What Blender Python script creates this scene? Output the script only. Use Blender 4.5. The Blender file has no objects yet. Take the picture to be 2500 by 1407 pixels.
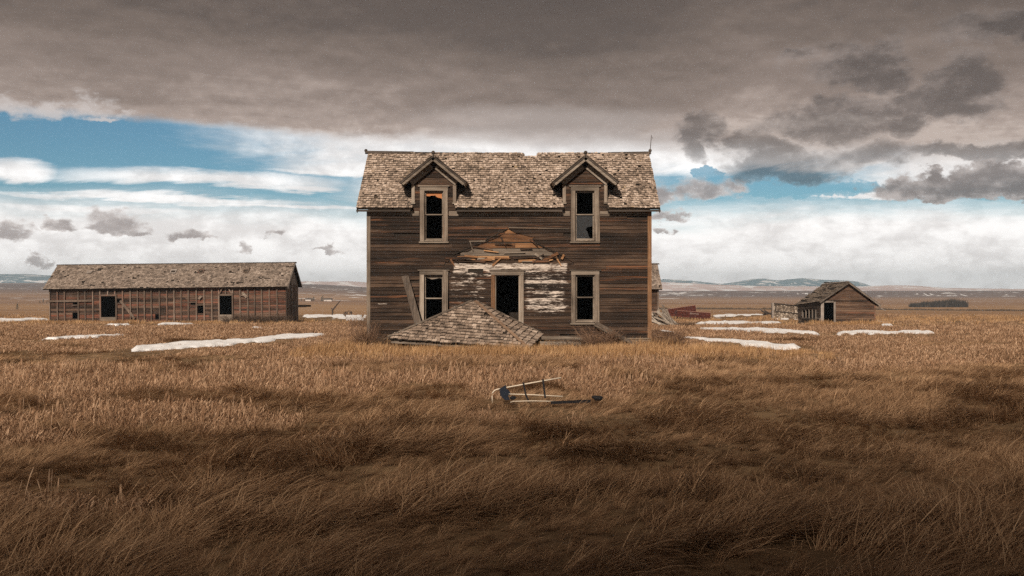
import bpy, math, random
import numpy as np
from mathutils import Vector, Matrix

random.seed(7)
rng = np.random.default_rng(7)
SC = bpy.context.scene
COL = SC.collection
D0, FPX, EYE = 33.8, 2431.0, 1.95        # metres camera-to-house, focal length in photo pixels, eye height

# ---------------------------------------------------------------- camera
cam_d = bpy.data.cameras.new("camera")
cam_d.lens = 35.0
cam_d.sensor_width = 36.0
cam_d.clip_start = 0.1
cam_d.clip_end = 30000
cam = bpy.data.objects.new("camera", cam_d)
COL.objects.link(cam)
cam.location = (0, -D0, EYE)
cam.rotation_euler = (math.radians(90), 0, 0)
SC.camera = cam

# ---------------------------------------------------------------- light
SUN_EL, SUN_AZ = 33.0, 194.0             # azimuth clockwise from +Y: behind the camera, a little to its left
SUN_DIR = Vector((math.cos(math.radians(SUN_EL)) * math.sin(math.radians(SUN_AZ)),
                  math.cos(math.radians(SUN_EL)) * math.cos(math.radians(SUN_AZ)),
                  math.sin(math.radians(SUN_EL))))
sun_d = bpy.data.lights.new("sun", 'SUN')
sun_d.energy = 4.9
sun_d.angle = math.radians(3.2)
sun_d.color = (1.0, 0.868, 0.735)
sun = bpy.data.objects.new("sun", sun_d)
COL.objects.link(sun)
sun.rotation_euler = SUN_DIR.to_track_quat('Z', 'Y').to_euler()
sun.location = (0, -40, 60)

SC.view_settings.view_transform = 'Standard'
SC.view_settings.look = 'None'
SC.view_settings.exposure = 0.0
SC.view_settings.gamma = 1.0
SC.view_settings.use_curve_mapping = False
SC.cycles.max_bounces = 4
SC.cycles.diffuse_bounces = 2
SC.cycles.glossy_bounces = 2
SC.cycles.transmission_bounces = 4
SC.cycles.volume_bounces = 0
SC.cycles.transparent_max_bounces = 6
SC.cycles.use_denoising = False      # the grass keeps its single blades; what noise is left reads as film grain
SC.cycles.sample_clamp_indirect = 2.0
SC.cycles.use_adaptive_sampling = True
SC.cycles.adaptive_threshold = 0.02
SC.cycles.adaptive_min_samples = 24
SC.cycles.caustics_reflective = False
SC.cycles.caustics_refractive = False


# ---------------------------------------------------------------- node helper
class NT:
    """Small expression builder on a node tree."""
    def __init__(self, tree):
        self.t = tree
        self.n = tree.nodes
        self.l = tree.links

    def node(self, typ, **kw):
        n = self.n.new(typ)
        for k, v in kw.items():
            setattr(n, k, v)
        return n

    def put(self, sock, v):
        if v is None:
            return
        if isinstance(v, bpy.types.NodeSocket):
            self.l.new(v, sock)
        elif isinstance(v, (tuple, list)) and len(v) == 3 and sock.type == 'RGBA':
            sock.default_value = (*v, 1.0)
        else:
            sock.default_value = v

    def m(self, op, a, b=None, c=None, clamp=False):
        n = self.node('ShaderNodeMath', operation=op, use_clamp=clamp)
        self.put(n.inputs[0], a)
        self.put(n.inputs[1], b)
        self.put(n.inputs[2], c)
        return n.outputs[0]

    def vm(self, op, a, b=None):
        n = self.node('ShaderNodeVectorMath', operation=op)
        self.put(n.inputs[0], a)
        self.put(n.inputs[1], b)
        return n.outputs[0]

    def mapr(self, v, a, b, c=0.0, d=1.0, smooth=True):
        n = self.node('ShaderNodeMapRange', interpolation_type='SMOOTHSTEP' if smooth else 'LINEAR', clamp=True)
        self.put(n.inputs[0], v)
        for i, q in enumerate((a, b, c, d)):
            self.put(n.inputs[1 + i], q)
        return n.outputs[0]

    def mix(self, f, a, b, blend='MIX'):
        n = self.node('ShaderNodeMix', data_type='RGBA', blend_type=blend)
        n.clamp_factor = True
        self.put(n.inputs[0], f)
        self.put(n.inputs[6], a)
        self.put(n.inputs[7], b)
        return n.outputs[2]

    def sep(self, v):
        n = self.node('ShaderNodeSeparateXYZ')
        self.put(n.inputs[0], v)
        return n.outputs

    def comb(self, x, y, z):
        n = self.node('ShaderNodeCombineXYZ')
        for i, q in enumerate((x, y, z)):
            self.put(n.inputs[i], q)
        return n.outputs[0]

    def noise(self, vec, scale=1.0, detail=4.0, rough=0.55, dist=0.0, out=0):
        n = self.node('ShaderNodeTexNoise')
        self.put(n.inputs['Vector'], vec)
        n.inputs['Scale'].default_value = scale
        n.inputs['Detail'].default_value = detail
        n.inputs['Roughness'].default_value = rough
        n.inputs['Distortion'].default_value = dist
        return n.outputs[out]

    def ramp(self, f, stops, interp='LINEAR'):
        n = self.node('ShaderNodeValToRGB')
        cr = n.color_ramp
        cr.interpolation = interp
        while len(cr.elements) < len(stops):
            cr.elements.new(0.5)
        for e, (p, c) in zip(cr.elements, stops):
            e.position = p
            e.color = (*c, 1.0) if len(c) == 3 else c
        self.put(n.inputs[0], f)
        return n.outputs[0]


def px_dir(px, py):
    """photo pixel -> (azimuth from +Y, elevation)"""
    x, y, z = (px - 1250) / FPX, 1.0, (703.5 - py) / FPX
    return math.atan2(x, y), math.atan2(z, math.hypot(x, y))


# ---------------------------------------------------------------- world: sky with cloud layers
def build_world():
    w = bpy.data.worlds.new("World")
    SC.world = w
    w.use_nodes = True
    t = NT(w.node_tree)
    t.n.clear()
    out = t.node('ShaderNodeOutputWorld')
    bg = t.node('ShaderNodeBackground')
    STR = 0.1
    bg.inputs['Strength'].default_value = STR
    t.l.new(bg.outputs[0], out.inputs[0])
    sky = t.node('ShaderNodeTexSky', sky_type='NISHITA')
    sky.sun_disc = False
    sky.sun_elevation = math.radians(SUN_EL)
    sky.sun_rotation = math.radians(SUN_AZ)
    sky.altitude = 1300
    sky.air_density = 1.0
    sky.dust_density = 0.6
    sky.ozone_density = 1.5
    blue = t.mix(1.0, sky.outputs[0], (0.36, 0.58, 0.62), 'MULTIPLY')

    d = t.node('ShaderNodeTexCoord').outputs['Generated']
    x, y, z = t.sep(d)
    A = t.m('ARCTAN2', x, y)
    E = t.m('ARCSINE', z)
    # fractal offsets that ragged every cloud edge
    dz = t.comb(x, y, t.m('MULTIPLY', z, 1.6))
    wn = t.node('ShaderNodeTexNoise')
    t.put(wn.inputs['Vector'], dz)
    wn.inputs['Scale'].default_value = 15.0
    wn.inputs['Detail'].default_value = 5.0
    wn.inputs['Roughness'].default_value = 0.60
    wr = t.node('ShaderNodeSeparateColor')
    t.l.new(wn.outputs['Color'], wr.inputs[0])
    big = t.m('SUBTRACT', wr.outputs[2], 0.5)
    fine = t.m('SUBTRACT', t.noise(dz, 38.0, 6, 0.62), 0.5)
    fine_up = t.m('SUBTRACT', t.noise(t.vm('ADD', dz, (0.0, 0.0, 0.012)), 38.0, 5, 0.58), 0.5)
    relief = t.m('SUBTRACT', fine, fine_up)
    vo = t.node('ShaderNodeTexVoronoi', feature='F1', normalize=True)
    t.put(vo.inputs['Vector'], t.vm('ADD', dz, t.vm('MULTIPLY', wn.outputs['Color'], (0.05, 0.05, 0.05))))
    vo.inputs['Scale'].default_value = 34.0
    vo.inputs['Detail'].default_value = 2.0
    vo.inputs['Roughness'].default_value = 0.6
    puff = t.m('MULTIPLY', t.m('SUBTRACT', 0.36, vo.outputs['Distance']), 1.7)     # rounded billows
    edge_n = t.m('MULTIPLY_ADD', fine, 0.9, puff)
    flat = t.comb(x, y, t.m('MULTIPLY', z, 7.0))
    strk = t.m('SUBTRACT', t.noise(flat, 3.2, 7, 0.64, 0.4), 0.5)
    veil_n = t.m('SUBTRACT', t.noise(t.comb(x, y, t.m('MULTIPLY', z, 3.5)), 7.0, 7, 0.6, 0.3), 0.5)

    wn2 = t.node('ShaderNodeTexNoise')
    t.put(wn2.inputs['Vector'], dz)
    wn2.inputs['Scale'].default_value = 46.0
    wn2.inputs['Detail'].default_value = 4.0
    wn2.inputs['Roughness'].default_value = 0.6
    wr2 = t.node('ShaderNodeSeparateColor')
    t.l.new(wn2.outputs['Color'], wr2.inputs[0])

    def pos_vec(wa, we, extra=None, src=None):
        src = src or wr
        a_ = t.m('MULTIPLY_ADD', t.m('SUBTRACT', src.outputs[0], 0.5), wa, A) if wa else A
        e_ = t.m('MULTIPLY_ADD', t.m('SUBTRACT', src.outputs[1], 0.5), we, E) if we else E
        if extra is not None:
            e_ = t.m('ADD', e_, extra)
        return t.comb(a_, e_, e_)

    def blobs(vec, lst):
        """1 - smallest squared distance to a list of flat-based ellipses (px, py, rx, ry_up, ry_down)"""
        f = None
        for (px, py, rx, ru, rd) in lst:
            a, e = px_dir(px, py)
            k = (FPX / rx, -FPX / rd, FPX / ru)
            n = t.node('ShaderNodeVectorMath', operation='MULTIPLY_ADD')
            t.put(n.inputs[0], vec)
            n.inputs[1].default_value = k
            n.inputs[2].default_value = (-a * k[0], -e * k[1], -e * k[2])
            q = t.vm('MAXIMUM', n.outputs[0], (-1e6, 0.0, 0.0))
            dn = t.node('ShaderNodeVectorMath', operation='DOT_PRODUCT')
            t.l.new(q, dn.inputs[0]); t.l.new(q, dn.inputs[1])
            f = dn.outputs['Value'] if f is None else t.m('MINIMUM', f, dn.outputs['Value'])
        return t.m('MAXIMUM', t.m('SUBTRACT', 1.0, f), -3.0)

    v_big = pos_vec(0.085, 0.060)
    v_small = pos_vec(0.060, 0.032, None, wr2)
    v_strk = pos_vec(0.02, 0.006, t.m('MULTIPLY', strk, 0.05))
    v_none = pos_vec(0, 0)

    def K(c):
        return tuple(v / STR for v in c)

    # 1 white veil of high cloud: solid near the horizon, in lens-shaped streaks higher up
    low = t.mapr(t.m('MULTIPLY_ADD', strk, 0.07, E), 0.100, 0.052)
    streaks = blobs(v_strk, [(520, 440, 345, 30, 20), (860, 412, 210, 20, 16), (1000, 398, 330, 30, 30), (740, 458, 110, 14, 12), (380, 487, 420, 15, 13), (40, 415, 85, 24, 20),
                     (650, 505, 330, 9, 9), (250, 520, 420, 18, 14), (1250, 330, 420, 75, 60),
                     (1680, 385, 260, 70, 52), (2000, 395, 240, 60, 30), (2380, 405, 280, 60, 40), (2130, 470, 160, 14, 12), (1230, 470, 420, 70, 60), (1250, 330, 760, 150, 110)])
    st = t.mapr(t.m('ADD', t.m('MULTIPLY', veil_n, 0.9), t.m('MULTIPLY_ADD', strk, 1.8, streaks)), -0.35, 0.95)
    veil = t.m('MAXIMUM', low, t.m('MULTIPLY', st, 0.93))
    win = blobs(v_small, [(1950, 466, 230, 26, 22), (1735, 415, 32, 14, 22), (2440, 480, 110, 10, 10)])
    veil = t.m('MULTIPLY', veil, t.m('SUBTRACT', 1.0, t.m('MULTIPLY', t.mapr(t.m('MULTIPLY_ADD', fine, 0.9, win), 0.0, 0.45), 0.85)))
    vs = t.mapr(t.m('ADD', t.m('MULTIPLY', veil_n, 0.8), t.m('ADD', t.m('MULTIPLY', fine, 0.35), t.m('MULTIPLY', puff, 0.30))), -0.12, 0.16)
    vcol = t.mix(vs, K((0.90, 0.86, 0.84)), K((1.25, 1.215, 1.19)))
    c = t.mix(veil, blue, vcol)

    # 2 small cumulus over the barn, pinkish grey
    b2 = blobs(v_small, [(277, 552, 82, 42, 20), (330, 566, 40, 16, 10), (140, 552, 40, 20, 12), (25, 566, 48, 26, 20), (455, 574, 60, 20, 10),
                (673, 572, 42, 14, 10), (592, 612, 26, 22, 14), (88, 640, 30, 16, 14), (800, 612, 40, 12, 8),
                (1725, 470, 118, 46, 24), (1640, 530, 50, 18, 10), (1615, 560, 30, 10, 8), (1610, 480, 60, 40, 20)])
    m2 = t.mapr(t.m('MULTIPLY_ADD', edge_n, 1.1, b2), -0.05, 0.95)
    s2 = t.mapr(t.m('SUBTRACT', t.m('MULTIPLY_ADD', relief, 1.5, t.m('MULTIPLY', b2, 0.6)), t.m('MULTIPLY', puff, 0.35)), -0.15, 0.75)
    c2 = t.mix(s2, K((0.76, 0.68, 0.645)), K((0.33, 0.275, 0.26)))
    c = t.mix(t.m('MULTIPLY', m2, 0.88), c, c2)

    # 3 the dark sheet overhead, edge falling from left to right
    edge_pts = [(-3.1416, 0.16)]
    for px, py in [(-300, 262), (0, 283), (150, 292), (300, 304), (600, 322), (760, 338), (900, 348), (1250, 390), (1500, 392), (1700, 410), (2000, 430), (2500, 435), (2900, 430)]:
        a, e = px_dir(px, py)
        edge_pts.append((a, e))
    edge_pts.append((3.1416, 0.16))
    stops = [((a + math.pi) / (2 * math.pi), (e * 3, e * 3, e * 3)) for a, e in edge_pts]
    edge = t.m('DIVIDE', t.ramp(t.m('MULTIPLY_ADD', A, 1 / (2 * math.pi), 0.5), stops), 3.0)
    rightness = t.mapr(A, -0.16, 0.0)
    above = t.m('SUBTRACT', t.m('ADD', E, t.m('ADD', t.m('MULTIPLY', strk, 0.020), t.m('MULTIPLY', fine, 0.012))), edge)
    soft = t.mapr(rightness, 0.0, 1.0, 0.012, 0.036, smooth=False)
    m3 = t.m('DIVIDE', above, soft, clamp=True)
    m3 = t.mapr(m3, 0.0, 1.0)
    lift = t.mapr(A, 0.10, 0.26, 0.0, 0.042)
    hgt = t.m('ADD', t.m('SUBTRACT', t.m('SUBTRACT', E, edge), lift), t.m('ADD', t.m('MULTIPLY', strk, 0.11), t.m('ADD', t.m('MULTIPLY', veil_n, 0.09), t.m('MULTIPLY', relief, 0.05))))
    c3 = t.ramp(t.m('MULTIPLY', hgt, 4.0), [(0.0, K((0.53, 0.465, 0.435))), (0.06, K((0.40, 0.340, 0.315))), (0.18, K((0.268, 0.222, 0.203))),
                                            (0.36, K((0.182, 0.149, 0.134))), (0.52, K((0.122, 0.101, 0.093))), (0.72, K((0.098, 0.082, 0.077))), (1.0, K((0.098, 0.082, 0.077)))])
    c = t.mix(m3, c, t.mix(1.0, c3, (1.06, 1.0, 0.945), 'MULTIPLY'))
    # a paler torn fringe at the far left end of the sheet
    fr = blobs(v_big, [(90, 262, 190, 34, 26), (250, 292, 110, 10, 9)])
    mf = t.mapr(t.m('ADD', t.m('MULTIPLY', fine, 2.8), t.m('MULTIPLY_ADD', strk, 1.2, fr)), -0.05, 0.9)
    c = t.mix(t.m('MULTIPLY', mf, 0.8), c, K((0.66, 0.60, 0.575)))
    mg = t.mapr(t.m('MULTIPLY_ADD', strk, 1.6, blobs(v_strk, [(1320, 300, 420, 55, 50), (1640, 345, 110, 45, 40)])), 0.0, 1.0)
    c = t.mix(t.m('MULTIPLY', mg, 0.40), c, K((0.58, 0.515, 0.485)))

    # 4 dark broken cumulus on the right, flat-based
    b4 = blobs(v_big, [(2100, 150, 135, 72, 70), (2160, 190, 80, 55, 45), (1725, 322, 78, 48, 50), (1690, 350, 35, 30, 42), (2050, 305, 205, 70, 50), (1950, 408, 240, 46, 40), (2130, 392, 150, 52, 40), (1850, 360, 90, 45, 50),
                (2290, 255, 190, 50, 42), (2370, 195, 90, 60, 45), (2370, 380, 180, 26, 16), (2500, 60, 190, 45, 35), (1940, 130, 55, 22, 18), (2230, 310, 60, 40, 30)])
    f4 = t.m('ADD', t.m('MULTIPLY', big, 0.8), t.m('ADD', edge_n, b4))
    m4 = t.mapr(f4, 0.0, 0.75)
    s4 = t.mapr(t.m('MULTIPLY_ADD', veil_n, 2.2, t.m('SUBTRACT', t.m('MULTIPLY_ADD', relief, 1.5, t.m('MULTIPLY', b4, 0.8)), t.m('MULTIPLY', puff, 0.4))), -0.25, 0.95)
    c4 = t.mix(s4, t.mix(0.45, c, K((0.30, 0.255, 0.238))), t.mix(0.5, t.mix(1.0, c, (0.44, 0.44, 0.45), 'MULTIPLY'), K((0.115, 0.097, 0.092))))
    c = t.mix(t.m('MULTIPLY', m4, 0.86), c, c4)
    # lighter cumulus bank under it, towards the right edge
    b5 = blobs(v_small, [(2330, 462, 200, 44, 26), (2420, 430, 90, 40, 40), (2280, 420, 40, 20, 30), (2480, 460, 100, 50, 26)])
    m5 = t.mapr(t.m('ADD', edge_n, b5), -0.1, 0.5)
    s5 = t.mapr(t.m('MULTIPLY_ADD', veil_n, 1.2, t.m('SUBTRACT', t.m('MULTIPLY_ADD', relief, 1.6, t.m('MULTIPLY', b5, 0.7)), t.m('MULTIPLY', puff, 0.4))), -0.15, 0.8)
    c = t.mix(t.m('MULTIPLY', m5, 0.93), c, t.mix(s5, K((0.50, 0.44, 0.415)), K((0.185, 0.155, 0.147))))
    t.put(bg.inputs[0], c)
    w.cycles.sampling_method = 'NONE'


build_world()


# ---------------------------------------------------------------- numeric noise for terrain
def _hash(ix, iy, s):
    h = (ix.astype(np.int64) * 374761393 + iy.astype(np.int64) * 668265263 + s * 1442695041) & 0xFFFFFFFF
    h = ((h ^ (h >> 13)) * 1274126177) & 0xFFFFFFFF
    return ((h ^ (h >> 16)) & 0xFFFF) / 65535.0


def vnoise(x, y, s=0):
    x = np.asarray(x, float); y = np.asarray(y, float)
    ix = np.floor(x); iy = np.floor(y)
    fx = x - ix; fy = y - iy
    fx = fx * fx * (3 - 2 * fx); fy = fy * fy * (3 - 2 * fy)
    a = _hash(ix, iy, s); b = _hash(ix + 1, iy, s); c = _hash(ix, iy + 1, s); d = _hash(ix + 1, iy + 1, s)
    return (a * (1 - fx) + b * fx) * (1 - fy) + (c * (1 - fx) + d * fx) * fy


def fbm(x, y, s=0, o=4):
    v = 0.0; a = 0.5; n = 0.0
    for k in range(o):
        v = v + a * vnoise(x * 2 ** k + 17.3 * k, y * 2 ** k - 9.1 * k, s + k)
        n += a; a *= 0.5
    return v / n


def sstep(a, b, v):
    q = np.clip((np.asarray(v, float) - a) / (b - a), 0, 1)
    return q * q * (3 - 2 * q)


_kd = np.array([-6000, -60, 34, 50, 66, 80, 100, 130, 150, 200, 300, 500, 900, 1600, 2500, 7000.])
_kz = np.array([-1, -0.1, 0.0, -0.22, -0.62, -0.93, -1.18, -1.52, -2.25, -4.6, -7.0, -7.4, -7.8, -8.6, -8.5, -8.5])


def base_z(x, y):
    d = np.asarray(y, float) + D0
    z = (np.interp(d - 4, _kd, _kz) + np.interp(d, _kd, _kz) * 2 + np.interp(d + 4, _kd, _kz)) / 4
    r = np.asarray(x, float) / np.maximum(d, 1.0)
    left = sstep(-0.06, -0.22, r) * (d > 0)
    z = z + left * (sstep(600, 2400, d) * 17 + sstep(350, 800, d) * 1.5)
    z = z + sstep(500, 1500, d) * (fbm(x / 420.0, y / 260.0, 40, 3) - 0.5) * (2.2 + 7 * left)
    wob = (fbm(x / 260.0, y * 0, 46, 3) - 0.5) * 160
    z = z + (1 - left) * sstep(1290, 1370, d + wob) * sstep(2600, 1700, d) * 5.2
    z = z + left * sstep(760, 830, d + wob * .7) * 2.5
    return z


def ground_z(x, y):
    d = np.asarray(y, float) + D0
    amp = sstep(180, 60, d)
    b = (fbm(x / 2.1, y / 2.1, 3, 3) - 0.5) * 0.19 + (fbm(x / 7.0, y / 7.0, 9, 2) - 0.5) * 0.13
    near_house = 1 - 0.75 * sstep(7.0, 3.5, np.hypot(np.asarray(x, float), np.asarray(y, float) * 1.2))
    return base_z(x, y) + b * amp * near_house - 0.03


def gz(x, y):
    return float(ground_z(np.array([x]), np.array([y]))[0])


_RD = np.concatenate([np.arange(4, 140, 0.1), np.arange(140, 4000, 2.0)])


def ray_ground(px, py):
    """point where the line of sight through a photo pixel meets the smooth ground"""
    k = (703.5 - py) / FPX
    u = (px - 1250) / FPX
    hit = EYE + k * _RD <= base_z(u * _RD, _RD - D0) - 0.03
    d = float(_RD[int(np.argmax(hit))]) if hit.any() else 900.0
    return u * d, d - D0


def P(px, py, d):
    """photo pixel at a depth in metres -> world point"""
    return Vector(((px - 1250) / FPX * d, d - D0, EYE + (703.5 - py) / FPX * d))


# ---------------------------------------------------------------- materials
def new_mat(name):
    m = bpy.data.materials.new(name)
    m.use_nodes = True
    t = NT(m.node_tree)
    b = m.node_tree.nodes['Principled BSDF']
    b.inputs['Roughness'].default_value = 0.85
    b.inputs['Specular IOR Level'].default_value = 0.25
    return m, t, b


def piece_random(t):
    """0..1 value that differs from piece to piece (own object, or a piece inside a joined mesh)"""
    oi = t.node('ShaderNodeObjectInfo').outputs['Random']
    at = t.node('ShaderNodeAttribute', attribute_name='rnd').outputs['Fac']
    return t.m('FRACT', t.m('ADD', oi, at))


def wood(name, dark, mid, light, axis='x', warm=None, warm_amt=0.0, spread=0.35, fine=1.0, paint=None, space='Object', bump=0.5, cover=1.0):
    """weathered board: long grain along an axis, tone per board, optional bare warm wood and old paint"""
    m, t, b = new_mat(name)
    co = t.node('ShaderNodeTexCoord').outputs[space] if space == 'Object' else t.node('ShaderNodeNewGeometry').outputs['Position']
    r = piece_random(t)
    sc = {'x': (0.9, 14, 48), 'z': (48, 14, 0.9), 'y': (26, 0.9, 48)}[axis]
    v = t.vm('MULTIPLY', co, tuple(s * fine for s in sc))
    v = t.vm('ADD', v, t.comb(t.m('MULTIPLY', r, 37.0), t.m('MULTIPLY', r, 11.0), t.m('MULTIPLY', r, 23.0)))
    grain = t.noise(v, 1.0, 5, 0.65, 0.6)
    v2 = t.vm('MULTIPLY', co, tuple(s * 0.11 + 0.5 for s in sc))
    patch = t.noise(v2, 1.0, 4, 0.6, 0.5)
    f = t.m('ADD', t.m('MULTIPLY', grain, 0.80), t.m('MULTIPLY', patch, 0.50))
    f = t.m('ADD', f, t.m('MULTIPLY', t.m('SUBTRACT', t.noise(t.vm('MULTIPLY', co, (.55, .55, 1.1)), 1.0, 5, 0.65), 0.5), 0.55))
    f = t.m('ADD', f, t.m('MULTIPLY', t.m('SUBTRACT', r, 0.5), spread))
    col = t.ramp(f, [(0.40, dark), (0.66, mid), (0.90, light)])
    if warm is not None:
        r2 = t.m('FRACT', t.m('MULTIPLY', r, 7.31))
        wv = t.noise(t.vm('ADD', t.vm('MULTIPLY', co, tuple(s * 0.33 + 0.2 for s in sc)), t.comb(t.m('MULTIPLY', r2, 9.0), r2, t.m('MULTIPLY', r2, 5.0))), 1.0, 4, 0.6, 0.3)
        wm = t.mapr(t.m('ADD', wv, t.m('MULTIPLY', t.m('SUBTRACT', r2, 0.5), 0.30)), 0.62 - warm_amt, 0.80 - warm_amt)
        col = t.mix(t.m('MULTIPLY', wm, 0.8), col, t.mix(grain, warm, tuple(min(1, q * 1.5) for q in warm)))
    if paint is not None:
        x, y, z = t.sep(co)
        reg = None
        for (x0, x1, z0, z1, s, k) in paint['boxes']:
            g = t.m('MULTIPLY', t.m('MULTIPLY', t.mapr(x, x0 - s, x0 + s), t.mapr(x, x1 + s, x1 - s)),
                    t.m('MULTIPLY', t.mapr(z, z0 - s, z0 + s), t.mapr(z, z1 + s * .4, z1 - s * .4)))
            g = t.m('MULTIPLY', g, k)
            reg = g if reg is None else t.m('MAXIMUM', reg, g)
        pn = t.noise(t.vm('MULTIPLY', co, (2.2, 6, 15)), 1.0, 6, 0.7, 0.4)
        pf = t.noise(t.vm('MULTIPLY', co, (9, 9, 60)), 1.0, 4, 0.7)
        pm = t.mapr(t.m('ADD', t.m('ADD', pn, t.m('MULTIPLY', t.m('SUBTRACT', pf, 0.5), 0.5)), t.m('MULTIPLY', t.m('SUBTRACT', r, 0.5), 0.22)), t.m('SUBTRACT', 0.98, t.m('MULTIPLY', reg, 0.55)), t.m('SUBTRACT', 1.10, t.m('MULTIPLY', reg, 0.50)))
        pm = t.m('MULTIPLY', pm, t.mapr(reg, 0.05, 0.3))
        col = t.mix(t.m('MULTIPLY', pm, t.mapr(pf, .25, .6, .45, 1.0)), col, paint['color'])
    t.put(b.inputs['Base Color'], col)
    bp = t.node('ShaderNodeBump')
    bp.inputs['Strength'].default_value = bump
    bp.inputs['Distance'].default_value = 0.006
    t.put(bp.inputs['Height'], grain)
    t.l.new(bp.outputs[0], b.inputs['Normal'])
    return m


def shingle_mat(name, dark, mid, light, lichen=0.3):
    m, t, b = new_mat(name)
    pos = t.node('ShaderNodeNewGeometry').outputs['Position']
    r = piece_random(t)
    grain = t.noise(t.vm('MULTIPLY', pos, (48, 5, 5)), 1.0, 4, 0.65, 0.4)
    blot = t.noise(pos, 1.1, 5, 0.6)
    f = t.m('ADD', t.m('MULTIPLY_ADD', r, 0.40, 0.20), t.m('ADD', t.m('MULTIPLY', t.m('SUBTRACT', grain, 0.5), 0.9), t.m('MULTIPLY', t.m('SUBTRACT', blot, 0.5), 0.9)))
    col = t.ramp(f, [(0.05, dark), (0.42, mid), (0.85, light)])
    ln = t.noise(pos, 2.3, 6, 0.7)
    lm = t.mapr(t.m('ADD', ln, t.m('MULTIPLY', t.m('SUBTRACT', t.m('FRACT', t.m('MULTIPLY', r, 5.7)), 0.5), 0.25)), 0.66, 0.78)
    col = t.mix(t.m('MULTIPLY', lm, lichen), col, (0.42, 0.28, 0.07))
    butt_shade = t.node('ShaderNodeAttribute', attribute_name='butt_shade').outputs['Fac']        # gap shade between rows, painted on butt and side faces
    col = t.mix(t.m('MULTIPLY', butt_shade, 0.86), col, (0.028, 0.021, 0.016))
    t.put(b.inputs['Base Color'], col)
    b.inputs['Roughness'].default_value = 0.9
    bp = t.node('ShaderNodeBump')
    bp.inputs['Strength'].default_value = 0.5
    bp.inputs['Distance'].default_value = 0.006
    t.put(bp.inputs['Height'], grain)
    t.l.new(bp.outputs[0], b.inputs['Normal'])
    return m


def plain(name, col, rough=0.8, var=0.25, scale=8.0, metal=0.0):
    m, t, b = new_mat(name)
    pos = t.node('ShaderNodeNewGeometry').outputs['Position']
    n = t.noise(pos, scale, 5, 0.6)
    t.put(b.inputs['Base Color'], t.mix(n, tuple(q * (1 - var) for q in col), tuple(min(1.0, q * (1 + var)) for q in col)))
    b.inputs['Roughness'].default_value = rough
    b.inputs['Metallic'].default_value = metal
    return m


# ---------------------------------------------------------------- mesh helpers
def world_loc(o):
    v = Vector((0, 0, 0))
    while o is not None:
        v += o.location
        o = o.parent
    return v


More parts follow.
